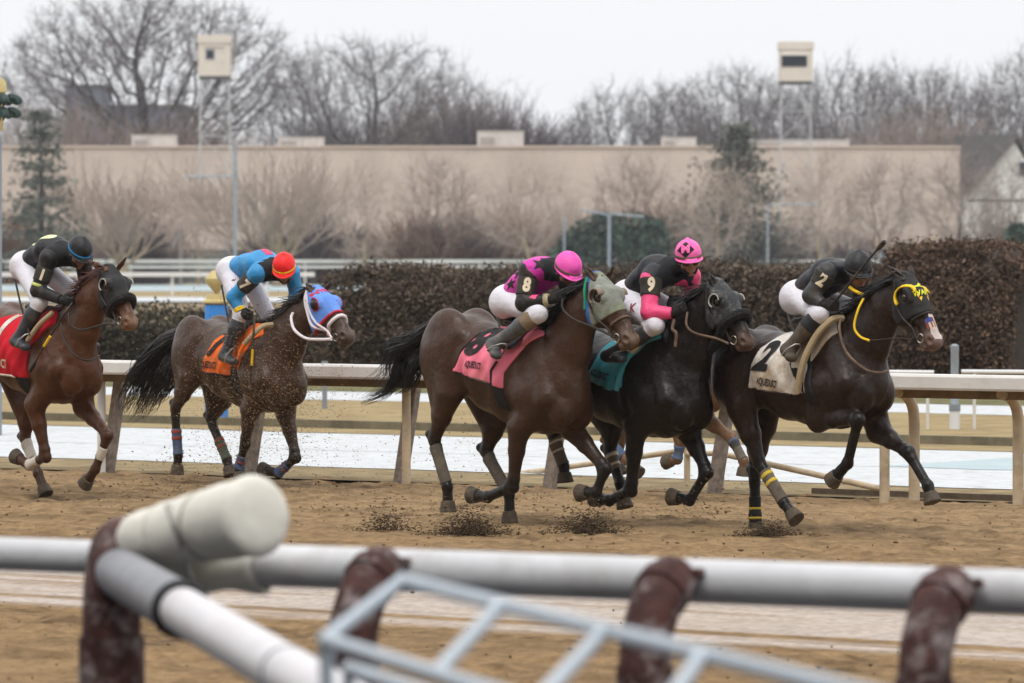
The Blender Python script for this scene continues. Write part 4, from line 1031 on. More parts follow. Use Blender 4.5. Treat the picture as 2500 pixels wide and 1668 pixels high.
    for s_ in (-1, 1):
        SUB.append(ell(H(.945, s_ * .058, .014), (.026 * HS, .016 * HS, .020 * HS), (unit(e + .4 * n), sd, unit(n - .4 * e)), k=.008))
        SUB.append(ell(H(.29, s_ * .106, .015), (.022 * HS, .010 * HS, .016 * HS), (e, sd, n), k=.01))
    SUB.append(seg(H(.83, -.06, -.050), H(.99, -.05, -.052), .006 * HS, .005 * HS, k=.008)); SUB.append(seg(H(.83, .06, -.050), H(.99, .05, -.052), .006 * HS, .005 * HS, k=.008))
    # ears
    EAR = []
    for i, s_ in enumerate((-1, 1)):
        eb = H(.035, s_ * .056, .035)
        et = rig.J(ears[i], head_l[0] + s_ * .07 * HS * abs(sd[1])) if ears else H(-.2, s_ * .09, .12)
        em = eb * .5 + et * .5; fw = unit(e * .75 + n * .6 + sd * s_ * .3)
        sdx = np.cross(unit(et - eb), fw)
        print('   ear', np.linalg.norm(et - eb), eb, et)
        EAR.append(([seg(eb - unit(et - eb) * .02, em, (.024, .021), (.031, .019), side=sdx, k=.012, col=body), seg(em, et, (.031, .019), (.009, .008), side=sdx, k=.01, col=dark * .5 + body * .5)],
                    [seg(eb * .85 + et * .15 + fw * .022, eb * .22 + et * .78 + fw * .016, (.018, .012), (.008, .006), side=sdx, k=.006)]))
    # legs
    LG = {}
    yv = (0, 1, 0); gi = 1; hoofs = []
    for key, (pts, ls) in legs.items():
        J = [rig.J(p, l) for p, l in zip(pts, ls)]; LG[key] = J; sy = -1 if key[1] == 'R' else 1
        g = gi; gi += 1
        lc = lambda a, b: dark * b + body * a
        A = lambda a, b, ra, rb, k=.025, col=body: PR.append(seg(a, b, (ra[0] * S, ra[1] * S), (rb[0] * S, rb[1] * S), side=yv, k=k, col=col, g=g))
        if key[0] == 'F':
            E, K, Fk, Hf = J; sh = T(.17, sy * .15, -.56); print('   %s forearm %.2f cannon %.2f past %.2f hoofz %.2f' % (key, np.linalg.norm(K - E), np.linalg.norm(Fk - K), np.linalg.norm(Hf - Fk), Hf[2]))
            d = unit(K - E); mid = E * .6 + K * .4
            A(sh, E, (.10, .13), (.085, .115), .05); A(E, mid, (.080, .108), (.058, .072), .03); A(mid, K - d * .05, (.058, .072), (.040, .047), .03, lc(.6, .4))
            dk = unit(Fk - K); fw_ = unit(d - dk * (d @ dk) + 1e-6 * np.array((1., 0, 0)))
            A(K - d * .06, K + dk * .055, (.050, .056), (.042, .048), .02, dark); PR.append(ell(K + fw_ * .010, (.052 * S, .048 * S, .056 * S), k=.015, col=dark, g=g))
            A(K + dk * .05, Fk, (.035, .043), (.034, .043), .02, dark)
        else:
            St, K, Fk, Hf = J; hip = T(-.98, sy * .16, -.30); print('   %s thigh %.2f gaskin %.2f cannon %.2f past %.2f hoofz %.2f' % (key, np.linalg.norm(St - hip), np.linalg.norm(K - St), np.linalg.norm(Fk - K), np.linalg.norm(Hf - Fk), Hf[2]))
            A(hip, St, (.135, .24), (.095, .15), .06); d = unit(K - St); mid = St * .5 + K * .5
            bk = np.cross(d, (0, 1, 0)); bk = bk * (-1 if bk[0] > 0 else 1)
            A(T(-1.14, sy * .13, -.42), mid + bk * .02, (.10, .14), (.06, .075), .07)
            A(St, mid, (.090, .135), (.064, .085), .04); A(mid, K, (.064, .085), (.042, .05), .04, lc(.5, .5))
            dk = unit(Fk - K); A(mid * .4 + K * .6 + bk * .045, K + bk * .062 - dk * .02, (.02, .024), (.028, .032), .02, dark)
            A(K - d * .03, K + dk * .08, (.046, .052), (.036, .046), .02, dark); A(K + bk * .055 - dk * .03, K + dk * .10 + bk * .01, (.028, .030), (.024, .03), .02, dark)
            A(K + dk * .06, Fk, (.038, .050), (.036, .047), .02, dark)
        dh = unit(Hf - Fk); Lp = np.linalg.norm(Hf - Fk); co_ = Fk + dh * max(Lp - .085, Lp * .45)
        fet = dark if bl == 0 or key not in coat[3] else np.array((.55, .5, .45))
        PR.append(ell(Fk, (.050 * S, .045 * S, .052 * S), k=.015, col=fet, g=g)); A(Fk, co_, (.037, .043), (.043, .049), .015, fet); hoofs.append((co_, Hf, dh, unit(Fk - K)))
    limbk = {i: .06 for i in range(1, gi)}
    V, Fq, col = sdf_mesh(PR, h, subs=SUB, limbk=limbk)
    o = link_mesh('body', V, Fq, M_coat, t, True, col=col); bvh = bvh_of(V, Fq)
    for ep, es in EAR:
        v, f, c_ = sdf_mesh(ep, .0055, subs=es); link_mesh('ear', v, f, M_coat, t, True, col=c_)
    # hooves: horn cones with a flat sole
    for c0, hf, dh, dc in hoofs:
        fwd = unit(np.cross((0, 1, 0), dh)); fwd = fwd if fwd[0] * 1 + fwd[2] * .3 > 0 else -fwd
        tp = hf + fwd * .018 * S
        v, f, _ = sdf_mesh([seg(c0 - dh * .012, hf + dh * .03, (.052 * S, .056 * S), (.073 * S, .079 * S), side=yv, k=.01), seg(c0, tp, (.042 * S, .045 * S), (.054 * S, .052 * S), side=yv, k=.01)], .007, clips=[plane_clip(hf + dh * .004, dh), plane_clip(c0 - dh * .008, -dh)])
        link_mesh('hoof', v, f, M_hoof, t, True)
    for s_ in (-1, 1):
        v, f, _ = sdf_mesh([ell(H(.29, s_ * .096, .018), (.024 * HS, .016 * HS, .019 * HS), (e, sd, n))], .005)
        link_mesh('eye', v, f, M_eye, t, True)
    R = dict(t=t, W=W, T=T, H=H, bvh=bvh, PR=PR, HD=HD, NK=NK, LG=LG, e=e, n=n, sd=sd, HS=HS, L=L, rig=rig, S=S, ex=ex, ez=ez, V=V, crest=crest, q=(b0, q1, q2, b1))
    # mane
    rg = np.random.default_rng(hash(lab) % 1000 if False else len(lab)); acc = newacc()
    hm = mane or {}
    for i in range(hm.get('n', 330)):
        u = rg.uniform(0.0, 1); a = (T(.02, 0, .0) if u < .33 else q1) ; 
        path = [T(-.02, 0, .0), q1 + crest * .215 * S, q2 + crest * .15 * S, b1 + crest * .115 * S, H(.02, 0, .085)]
        x = u * 3.999; k = int(x); b = path[k] * (1 - (x - k)) + path[k + 1] * (x - k)
        side = rg.choice([-1, 1], p=[.75, .25]); back = -unit(nd); LL = hm.get('L', .22) * rg.uniform(.5, 1.2)
        d0 = unit(crest * rg.uniform(.25, .9) + back * rg.uniform(.3, 1.0) + np.array((-.3, side * rg.uniform(.1, .8), 0)))
        d1 = unit(d0 + np.array((-.35, side * .35, -.9 * rg.uniform(.3, 1.2))))
        b = b + np.array((0, rg.normal(0, .012), -.02))
        tube_np(acc, [b, b + d0 * LL * .5, b + d0 * LL * .6 + d1 * LL * .5], [.008, .007, .002], 3)
    link_mesh('mane', np.concatenate(acc[0]), np.concatenate(acc[1]), hm.get('m', M_hair), t, True)
    # tail
    acc = newacc(); dock = T(-1.29, 0, -.13)
    tp = [dock] + [rig.J(p, l) for p, l in tail['pts']] if tail else [dock, T(-1.5, 0, -.2), T(-1.72, 0, -.45), T(-1.85, 0, -.75)]
    hair(acc, tp, tail['r'] if tail else [.03, .06, .08, .06], tail['n'] if tail else 220, rg, r=.0065)
    for lk in (tail or {}).get('locks', []):
        hair(acc, [rig.J(p, l) for p, l in lk[0]], lk[1], lk[2], rg, r=.0055)
    link_mesh('tail', np.concatenate(acc[0]), np.concatenate(acc[1]), (mane or {}).get('m', M_hair), t, True)
    return R

def band_on(R, name, m, A, B, infl=.008, prims=None, h=.008, parent=None, lo=None):
    """a sleeve of cloth round the body between the points A and B"""
    A, B = np.array(A), np.array(B); d = unit(B - A)
    near = lambda X: np.linalg.norm(X - (A + B) / 2, axis=-1) - (np.linalg.norm(B - A) * .5 + .16)
    pr = prims
    v, f, _ = sdf_mesh(pr, h, infl, clips=[plane_clip(A, -d), plane_clip(B, d), near])
    return link_mesh(name, v, f, m, parent or R['t'], True)
def leg_prims(R, key):
    g = list(R['LG']).index(key) + 1; return [p for p in R['PR'] if p.g == g]
def bandage(R, key, t0, t1, m, stripes=(), infl=.006):
    K, Fk = R['LG'][key][1], R['LG'][key][2]; d = Fk - K; pr = [p for p in leg_prims(R, key) if min(np.linalg.norm((p.A + p.B) / 2 - (K + Fk) / 2) if p.t == 0 else np.linalg.norm(p.C - Fk), 9) < .22]
    o = band_on(R, 'bandage', m, K + d * t0, K + d * t1, infl, pr, .007)
    for a, b, mm in stripes: band_on(R, 'tape', mm, K + d * a, K + d * b, infl + .004, pr, .006, o)
    return o
def hood(R, m, t0=-.05, t1=.56, holes=.042, cup=None, trim=None):
    H, e, n, sd, HS, L = (R[k] for k in ('H', 'e', 'n', 'sd', 'HS', 'L'))
    subs = [ell(H(.285, s * .10, .02), (holes * HS, .05, holes * .9 * HS), (e, sd, n), k=.004) for s in (-1, 1)]
    subs += [ell(H(-.01, s * .062, .065), (.034 * HS, .034 * HS, .05 * HS), (e, sd, n), k=.004) for s in (-1, 1)]
    tilt = unit(e + n * -.22); back = unit(-e * .6 - n * .8)
    pr = R['HD'] + [R['NK'][2]]
    v, f, _ = sdf_mesh(pr, .008, .009, clips=[plane_clip(H(t1, 0, .02), tilt), plane_clip(H(t0, 0, .0), back)], subs=subs)
    o = link_mesh('hood', v, f, m, R['t'], True); R['hoodbvh'] = bvh_of(v, f); R['hood'] = o
    if trim:
        v, f, _ = sdf_mesh(pr, .006, .014, clips=[plane_clip(H(t1, 0, .02), tilt), plane_clip(H(t1 - .035, 0, .02), -tilt)]); link_mesh('hood_trim', v, f, trim, o, True)
        for s in (-1, 1):
            ring = [H(.285 + .042 * math.cos(a) / L * HS * 1.15, s * .104, .02 + .045 * math.sin(a)) for a in np.linspace(0, 2 * math.pi, 21)]
            snap = []
            for p in ring:
                hit = R['hoodbvh'].ray_cast(Vector(p + sd * s * .1), Vector(-sd * s), .3); snap.append(np.array(hit[0]) if hit[0] is not None else p)
            MB().tube(snap, .006, 6).build('hood_trim', trim, o, smooth=True)
    if cup:
        for s in (-1, 1):
            # blinker cup: a quarter shell behind the eye, open to the front
            mb = []; nn, mm = 14, 7; V = []; Fc = []
            for i in range(nn + 1):
                a = math.radians(55) + math.radians(250) * i / nn
                for j in range(mm + 1):
                    u = j / mm; r = .052 * HS * math.cos(u * 1.15) ** .5 * (1.0); 
                    V.append(H(.275 + (.050 * math.cos(a) * (1 - .12 * u)) * HS / L, s * (.080 + .048 * u), .02 + .056 * math.sin(a) * (1 - .12 * u)))
            for i in range(nn):
                for j in range(mm): Fc.append((i * (mm + 1) + j, i * (mm + 1) + j + 1, (i + 1) * (mm + 1) + j + 1, (i + 1) * (mm + 1) + j))
            q = link_mesh('blinker', np.array(V), Fc, cup[0], o, True); q.modifiers.new('s', 'SOLIDIFY').thickness = .006
            MB().tube([V[i * (mm + 1) + mm] for i in range(nn + 1)], cup[2] if len(cup) > 2 else .006, 6).build('blinker_rim', cup[1], q, smooth=True)
    return o
def tube_path(R, name, pts, r, m, parent=None, n=8, flat=None):
    """pts: (pixel, offset) pairs or local points"""
    Q = [R['rig'].J(p[0], p[1], *(p[2:])) if isinstance(p, tuple) else p for p in pts]
    return MB().tube(catmull(Q, 6), r, n).build(name, m, parent or R['t'], smooth=True)
def on_surf(R, pts, s=-1, off=.006, bv='bvh'):
    """head-frame points (t, n) dropped on the side of the head"""
    out = []
    for t_, s_, n_ in pts:
        c = R['H'](t_, 0, -.03); d = unit(R['sd'] * s_ + R['n'] * n_); hit = R[bv].ray_cast(Vector(c + d * .4), Vector(-d), .6)
        out.append((np.array(hit[0]) if hit[0] is not None else c + d * .07 * R['HS']) + d * off)
    return out
def bridle(R, m, r=.009, nose_t=.66, nose_m=None, nose_r=.011, bit=True, cheek=True):
    t = R['t']; ring = on_surf(R, [(nose_t + .02 * math.cos(a), math.cos(a), math.sin(a)) for a in np.linspace(0, 2 * math.pi, 25)], off=nose_r * .6)
    MB().tube(ring, nose_r, 8).build('noseband', nose_m or m, t, smooth=True)
    for s in (-1, 1):
        if cheek:
            pts = on_surf(R, [(.03, s, .35), (.2, s, -.25), (.45, s, -.45), (.66, s, -.40), (.80, s, -.55)], bv='hoodbvh' if 'hoodbvh' in R else 'bvh', off=.012)
            MB().tube(catmull(pts, 4), r, 6).build('cheek_strap', m, t, smooth=True)
        if bit:
            c = on_surf(R, [(.815, s, -.62)], off=.016)[0]
            MB().tube([c + R['e'] * .034 * math.cos(a) + R['n'] * .034 * math.sin(a) for a in np.linspace(0, 2 * math.pi, 17)], .0055, 6).build('bit_ring', M_bit, t, smooth=True)
    return t
def rein(R, pts, m, r=.008, lab='rein'):
    return tube_path(R, lab, pts, r, m)
def saddlecloth(R, poly, m, lab=None, infl=.016, trim=None, poly_trim=None):
    """cloth over the back: poly in pixels on the near side"""
    rig = R['rig']; Q = [rig.J(p, -.29) for p in poly]; pz = [(q[0], q[2]) for q in Q]
    pr = [p for p in R['PR'] if p.g == 0 and p not in R['HD'] and p not in R['NK']]
    hin = [p for p in R['PR'] if p.g and list(R['LG'])[p.g - 1][0] == 'H' and p.t == 0 and p.a[0] > .085]
    v, f, _ = sdf_mesh(pr + [q for q in hin], .011, infl, clips=[poly_clip(pz)])
    fold = (.010 * np.sin(v[:, 0] * 24 + v[:, 2] * 13) + .006 * np.sin(v[:, 0] * 47 - v[:, 2] * 31 + 1)) * np.clip((R['W0'] - v[:, 2]) / .3, 0, 1) if 'W0' in R else 0
    if 'W0' in R: v = v.copy(); v[:, 1] += np.sign(v[:, 1]) * fold
    o = link_mesh('saddle_cloth', v, f, m, R['t'], True); R['clothbvh'] = bvh_of(v, f); R['cloth'] = o
    if trim is not None:
        # dark binding along the lower and rear hem
        for a, b in poly_trim:
            A, B = rig.J(a, -.29), rig.J(b, -.29); pts = []
            for k in range(13):
                p = A + (B - A) * k / 12; hit = R['clothbvh'].ray_cast(Vector((p[0], -1.2, p[2])), Vector((0, 1, 0)), 2)
                if hit[0] is not None: pts.append(np.array(hit[0]) + (0, -.002, 0))
            if len(pts) > 2: MB().tube(pts, .011, 6).build('hem', trim, o, smooth=True)
    return o
def cloth_text(R, s, at, size, m, rot=0.0, shear=0.0, xs=1.0, bold=.03, nm='number', slant=0.0):
    c = R['rig'].J(at, -.29); sh = text2d(s, size, bold, shear, 3); sh = ([(x * xs + y * slant, y) for x, y in sh[0]], sh[1])
    return decal(nm, sh, (c[0], -.6, c[2]), (math.cos(rot), 0, math.sin(rot)), (-math.sin(rot), 0, math.cos(rot)), R['clothbvh'], m, R['cloth'], .008, 1.0)
def girth(R, a0, a1, b0, b1, m, infl=.014):
    rig = R['rig']; Q = [rig.J(p, -.27) for p in (a0, a1, b1, b0)]
    pr = [p for p in R['PR'] if p.g == 0 and p not in R['HD'] and p not in R['NK']]
    v, f, _ = sdf_mesh(pr, .011, infl, clips=[poly_clip([(q[0], q[2]) for q in Q])])
    return link_mesh('girth', v, f, m, R['t'], True)
# ------------------------------------------------------------------ the six horses
R8 = horse('racehorse', Rig(Z3, 47, (1008, 483), 40.25), (630, 396), (1262, 222), (1452, 552), {
    'FR': ([(862, 985), (832, 1285), (702, 1342), (612, 1332)], (-.17, -.13, -.11, -.10)),
    'FL': ([(1135, 985), (1310, 1195), (1262, 1318), (1172, 1322)], (.17, .14, .12, .11)),
    'HR': ([(505, 800), (422, 1052), (492, 1290), (496, 1420)], (-.20, -.14, -.12, -.12)),
    'HL': ([(765, 900), (690, 1112), (812, 1330), (815, 1475)], (.20, .15, .13, .13))},
    ((.047, .0208, .0108), (.009, .007, .0062), (.12, .075, .05)), 'bay racehorse wearing a pink number 8 cloth and a muddy green and blue hood',
    head_l=(0, 0), ears=((1198, 142), (1350, 150)), tail=dict(pts=[((330, 540), .0), ((225, 590), -.05), ((215, 720), -.05), ((60, 830), -.1)], r=[.03, .07, .09, .10, .08], n=150,
        locks=[([((400, 530), 0), ((280, 545), -.03), ((170, 570), -.06), ((155, 640), -.08)], [.02, .03, .03, .02], 80), ([((370, 600), 0), ((320, 680), -.05), ((290, 760), -.05), ((210, 800), -.08)], [.04, .05, .05, .03], 130), ([((250, 640), -.05), ((235, 720), -.06), ((170, 800), -.1), ((20, 860), -.14)], [.04, .04, .03, .02], 110)]))
R2 = horse('racehorse', Rig(Z5, 50, (712, 428), 39.35), (285, 465), (1060, 215), (1225, 552), {
    'FR': ([(615, 925), (828, 925), (772, 1152), (690, 1245)], (-.12, -.20, -.17, -.15)),
    'FL': ([(930, 985), (1085, 1100), (1182, 1268), (1205, 1352)], (.16, .13, .12, .12)),
    'HR': ([(235, 860), (322, 1150), (448, 1355), (512, 1440)], (-.19, -.14, -.13, -.13)),
    'HL': ([(330, 960), (298, 1200), (300, 1420), (304, 1512)], (.18, .14, .13, .13))},
    ((.0185, .0092, .0062), (.0065, .0052, .005), (.14, .085, .07)), 'dark brown racehorse in the lead with a white number 2 cloth and a black hood',
    head_l=(0, 0), ears=((978, 148), (1094, 148)), tail=dict(pts=[((66, 640), .12), ((58, 740), .18), ((75, 850), .2)], r=[.02, .035, .04, .02], n=70))
R9 = horse('racehorse', Rig(Z4, 47, (515, 560), 40.2), (130, 520), (800, 300), (978, 622), {
    'FR': ([(375, 1055), (352, 1385), (235, 1442), (150, 1430)], (-.17, -.13, -.11, -.10)),
    'FL': ([(660, 1080), (755, 1290), (662, 1440), (560, 1422)], (.17, .14, .12, .11)),
    'HR': ([(-20, 960), (-62, 1110), (-8, 1260), (0, 1345)], (-.19, -.14, -.12, -.12)),
    'HL': ([(262, 985), (236, 1180), (292, 1350), (318, 1480)], (.19, .15, .13, .13))},
    ((.0082, .0058, .0048), (.005, .0044, .0044), (.095, .055, .04)), 'almost black racehorse between the bay and the leader with a grey speckled hood',
    head_l=(0, 0), ears=((764, 236), (872, 234)))
R7 = horse('racehorse', Rig(Z2, 52, (935, 535), 47.0), (570, 498), (1240, 345), (1452, 632), {
    'FR': ([(835, 1065), (805, 1270), (768, 1420), (775, 1490)], (-.16, -.13, -.11, -.11)),
    'FL': ([(1055, 1085), (1120, 1355), (1010, 1455), (910, 1432)], (.17, .14, .12, .11)),
    'HR': ([(470, 860), (372, 1062), (392, 1345), (385, 1460)], (-.20, -.14, -.12, -.12)),
    'HL': ([(650, 1000), (590, 1125), (695, 1375), (715, 1470)], (.20, .15, .13, .13))},
    ((.047, .0222, .0122), (.014, .010, .008), (.065, .042, .03)), 'bay racehorse wearing an orange number 7 cloth and a light blue hood',
    head_l=(0, 0), ears=((1182, 285), (1335, 275)), tail=dict(pts=[((330, 680), 0), ((220, 830), 0), ((150, 980), 0), ((95, 1085), 0)], r=[.03, .10, .14, .15, .09], n=420,
        locks=[([((370, 720), 0), ((330, 850), -.05), ((270, 950), -.05), ((170, 1030), -.05)], [.05, .09, .08, .04], 200), ([((330, 640), 0), ((215, 760), 0), ((120, 840), .05), ((60, 880), .05)], [.04, .05, .05, .04], 90)]))
R1 = horse('racehorse', Rig(Z1, 50, (328, 450), 45.0), (60, 420), (592, 228), (722, 530), {
    'FR': ([(190, 960), (252, 1240), (160, 1290), (82, 1240)], (-.17, -.13, -.11, -.10)),
    'FL': ([(455, 970), (590, 1125), (522, 1310), (462, 1398)], (.17, .14, .12, .12)),
    'HR': ([(-235, 940), (-330, 1150), (-250, 1330), (-235, 1430)], (-.19, -.14, -.12, -.12)),
    'HL': ([(160, 960), (135, 1145), (208, 1335), (252, 1450)], (.19, .15, .13, .13))},
    ((.074, .0255, .0095), (.055, .022, .011), (.17, .09, .052)), 'chestnut racehorse at the left edge with a red cloth and black hood',
    head_l=(0, 0), ears=((484, 172), (688, 156)), pitch=math.radians(-3), mane=dict(m=M_hairred, n=330, L=.2))
R6 = horse('racehorse', Rig(Z4, 47, (620, 560), 44.2), (330, 500), (840, 420), (940, 640), {
    'FR': ([(560, 1000), (612, 1125), (598, 1225), (532, 1240)], (-.14, -.12, -.11, -.10)),
    'FL': ([(735, 1000), (885, 1110), (950, 1235), (945, 1310)], (.17, .14, .12, .12)),
    'HR': ([(205, 960), (232, 1130), (330, 1230), (395, 1300)], (-.19, -.14, -.12, -.12)),
    'HL': ([(300, 960), (300, 1100), (280, 1230), (300, 1300)], (.19, .15, .13, .13))},
    ((.13, .062, .030), (.14, .075, .038), (.2, .12, .07)), 'tan chestnut racehorse almost hidden behind the black horse, only its legs showing', pitch=math.radians(-3), sc=.9, h=.015)
# ------------------------------------------------------------------ tack
def cloth_mat(name, col, mud=.35, mc=(.30, .21, .13), lo=.5):
    return mat(name, col, rough=.85, var=.10, scale=4, bump=.010, bscale=7, spec=.15, mud=mud, mudcol=mc, mudscale=3.2, mudlo=lo)
C_pink = cloth_mat('pink_cloth', (.80, .19, .27), .5, (.48, .22, .14)); C_white = cloth_mat('white_cloth', (.76, .73, .69), .85, (.40, .29, .17), .41); C_teal = cloth_mat('teal_cloth', (.045, .26, .31), .4)
C_orange = cloth_mat('orange_cloth', (.82, .145, .018), .25); C_red = cloth_mat('red_cloth', (.55, .014, .026), .2, (.2, .03, .025))
C_hem = cloth_mat('dark_hem', (.03, .022, .02), .3); C_pad = cloth_mat('fleece_pad', (.42, .33, .20), .5); C_cream = cloth_mat('cream_number', (.72, .62, .46), .3)
H_muddy = mat('muddy_grey_hood', (.215, .225, .195), rough=.85, var=.35, scale=9, bump=.006, bscale=30, mud=.9, mudcol=(.155, .17, .06), mudscale=4.2)
H_bluecloth = mat('blue_hood_cheek', (.045, .12, .36), rough=.8, var=.3, scale=9, mud=.4, mudcol=(.2, .17, .12)); H_green = mat('green_piping', (.02, .30, .16), rough=.7)
H_black = mat('black_hood', (.020, .019, .020), rough=.75, var=.3, scale=10, bump=.004, bscale=40, mud=.25, mudcol=(.10, .085, .07))
H_speck = mat('speckled_grey_hood', (.035, .036, .038), rough=.8, var=.3, scale=10, bump=.003, bscale=40, mud=.85, mudcol=(.21, .21, .20), mudscale=13)
H_blue = mat('light_blue_hood', (.11, .25, .66), rough=.7, var=.12, scale=10, bump=.004, bscale=26, mud=.15, mudcol=(.3, .3, .35)); H_red = mat('red_piping', (.45, .02, .035), rough=.7, var=.15)
M_yellow = mat('yellow_webbing', (.82, .52, .015), rough=.55, var=.12, scale=9); M_neon = mat('neon_yellow_print', (.78, .80, .03), rough=.6, var=.08)
M_fleece = mat('black_sheepskin', (.016, .015, .015), rough=1, var=.5, scale=40, bump=.02, bscale=60, mud=.2, mudcol=(.07, .06, .05), mudscale=20); M_whiteleather = mat('white_bridle_leather', (.74, .67, .68), rough=.5, var=.08, mud=.2)
M_cup = mat('blinker_plastic', (.20, .155, .11), rough=.45, var=.25, mud=.4, mudcol=(.26, .19, .11)); M_cupdark = mat('dark_blinker_plastic', (.03, .028, .026), rough=.4, var=.2); M_rimpale = mat('blinker_rim', (.42, .38, .33), rough=.4, var=.2)
M_bandbl = mat('blue_bandage', (.06, .095, .18), rough=.85, var=.3, mud=.75, mudcol=(.2, .18, .12)); M_bandtan = mat('muddy_bandage', (.115, .095, .075), rough=.95, var=.3, mud=.6, mudcol=(.22, .17, .12)); M_bandgreen = mat('olive_bandage', (.085, .10, .07), rough=.95, var=.3, mud=.5, mudcol=(.2, .15, .1))
M_bandwhite = mat('white_bandage', (.54, .48, .41), rough=.8, var=.15, mud=.75, mudcol=(.25, .18, .11)); M_tapeyellow = mat('yellow_tape', (.58, .42, .05), rough=.7, var=.2); M_tapered = mat('red_tape', (.25, .05, .035), rough=.7, var=.2); M_tapepale = mat('pale_tape', (.5, .45, .38), rough=.7, var=.2)
for R in (R8, R2, R9, R7, R1): R['W0'] = float(R['rig'].W[2])

# bay number 8
hood(R8, H_muddy, cup=(M_cup, M_cup, .007))
v, f, _ = sdf_mesh(R8['HD'] + [R8['NK'][2]], .008, .013, clips=[plane_clip(R8['H'](.07, 0, .0), unit(R8['e'] * .6 + R8['n'] * .8)), plane_clip(R8['H'](-.055, 0, .0), unit(-R8['e'] * .6 - R8['n'] * .8))]); link_mesh('cheek_panel', v, f, H_bluecloth, R8['hood'], True)
MB().tube(catmull(on_surf(R8, [(-.03, -1, .5), (.07, -1, -.1), (.18, -1, -.6), (.26, -1, -1.0)], bv='hoodbvh', off=.01), 5), .012, 6).build('hood_trim', H_green, R8['hood'], smooth=True)
bridle(R8, M_leather, .008, .68, M_brownleather, .012)
rein(R8, [((1088, 318), -.16), ((1090, 370), -.19), ((1150, 425), -.22), ((1250, 465), -.2), ((1345, 510), -.17)], M_leather, .009)
saddlecloth(R8, [(800, 330), (700, 400), (610, 495), (512, 690), (720, 762), (770, 785), (775, 700), (850, 560), (950, 480), (960, 330)], C_pink, trim=C_hem, poly_trim=[((512, 690), (720, 760)), ((612, 495), (512, 690)), ((730, 762), (728, 690)), ((728, 690), (745, 640)), ((770, 710), (850, 562))])
cloth_text(R8, '8', (632, 542), .315, M_ink, rot=-.06, xs=1.05, slant=.55, bold=.045); cloth_text(R8, 'AQUEDUCT', (636, 660), .074, M_ink, rot=-.12, xs=.44, bold=.03, nm='lettering')
girth(R8, (728, 740), (772, 760), (742, 880), (790, 905), M_blackrubber)
for key, a, b, m, st in (('HR', .10, .92, M_bandtan, ()), ('HL', .10, .9, M_bandtan, ())): bandage(R8, key, a, b, m, st)
# leader number 2
hood(R2, H_black)
def blinker_c(R, s, m):
    H, HS, L = R['H'], R['HS'], R['L']; pts = []
    for i in range(13):
        a = math.radians(75) + math.radians(215) * i / 12; pts.append((.262 + .062 * math.cos(a) * HS / L, s * 1.0, .02 + .068 * math.sin(a)))
    V = []; Fc = []
    for t_, _, n_ in pts:
        p = H(t_, s * .088 * 1.0, n_); hit = R['hoodbvh'].ray_cast(Vector(p + R['sd'] * s * .2), Vector(-R['sd'] * s), .4); q = np.array(hit[0]) if hit[0] is not None else p
        V += [q, q + R['sd'] * s * .035 + R['e'] * .016]
    Fc = [(2 * i, 2 * i + 1, 2 * i + 3, 2 * i + 2) for i in range(12)]
    q = link_mesh('blinker', np.array(V), Fc, m, R['hood'], True); q.modifiers.new('s', 'SOLIDIFY').thickness = .011
blinker_c(R2, -1, M_yellow); blinker_c(R2, 1, M_yellow)
bridle(R2, M_leather, .008, .60, M_leather, .011)
fc = R2['H'](.20, -.03, .10); fx = unit(R2['sd'] * 1.0); 
ux = -R2['sd'] if (R2['sd'] @ np.array((0, 1, 0))) < 0 else R2['sd']
# neon lettering and running horse mark on the brow
decal('lettering', text2d('WAP', .060, .02, 0, 1), R2['H'](.325, -.02, .1), ux, -R2['e'] + R2['n'] * .1, R2['hoodbvh'], M_neon, R2['hood'], .004)
hm = [(-.075, -.01), (-.055, .0), (-.045, .012), (-.01, .01), (.02, .018), (.035, .036), (.045, .038), (.05, .05), (.058, .040), (.075, .022), (.068, .016), (.052, .026), (.045, .008), (.06, -.002), (.075, .002), (.078, -.006), (.055, -.014), (.035, -.004), (.0, -.006), (-.03, -.004), (-.04, -.018), (-.06, -.022), (-.062, -.014), (-.05, -.008), (-.058, -.004), (-.08, -.028), (-.092, -.03), (-.085, -.018)]
decal('running_horse_mark', shift2d(poly2d([(x * .7, y * .75) for x, y in hm]), 0, 0), R2['H'](.22, -.02, .1), ux, -R2['e'] + R2['n'] * .1, R2['hoodbvh'], M_neon, R2['hood'], .004)
tri = join2d(*[poly2d([(x - .012, 0), (x + .012, 0), (x, .024)]) for x in (-.045, -.015, .015, .045)])
for s in (-1, 1): decal('ear_trim', tri, R2['H'](.085, s * .065, .085), ux * .55 - R2['e'] * .5 * (-s if False else s) * -1, R2['n'], R2['hoodbvh'], M_yellow, R2['hood'], .005)
# white blaze and striped nose patch
def strip2d(prof, n=6):
    V = [(x0 + (x1 - x0) * i / n, y) for y, x0, x1 in prof for i in range(n + 1)]
    return V, [(j * (n + 1) + i, j * (n + 1) + i + 1, (j + 1) * (n + 1) + i + 1, (j + 1) * (n + 1) + i) for j in range(len(prof) - 1) for i in range(n)]
decal('blaze', strip2d([(.01, -.01, .012), (-.02, -.022, .022), (-.05, -.024, .026), (-.08, -.026, .03), (-.11, -.03, .034), (-.14, -.036, .04), (-.17, -.042, .046), (-.20, -.046, .05), (-.23, -.044, .048), (-.25, -.036, .04)]), R2['H'](.55, 0, .05), ux, -R2['e'], R2['bvh'], mat('white_hair', (.55, .47, .43), rough=.7, var=.25, mud=.4), R2['t'], .0035)
fl = empty('nose_patch', (0, 0, 0)); fl.parent = R2['t']; org = R2['H'](.73, -.01, .05)
for i in range(7): decal('stripe', shift2d(rect2d(.085, .0105, 6, 1), 0, .033 - .011 * i), org, R2['e'], R2['sd'], R2['bvh'], M_tapered if i % 2 == 0 else M_bandwhite, fl, .006)
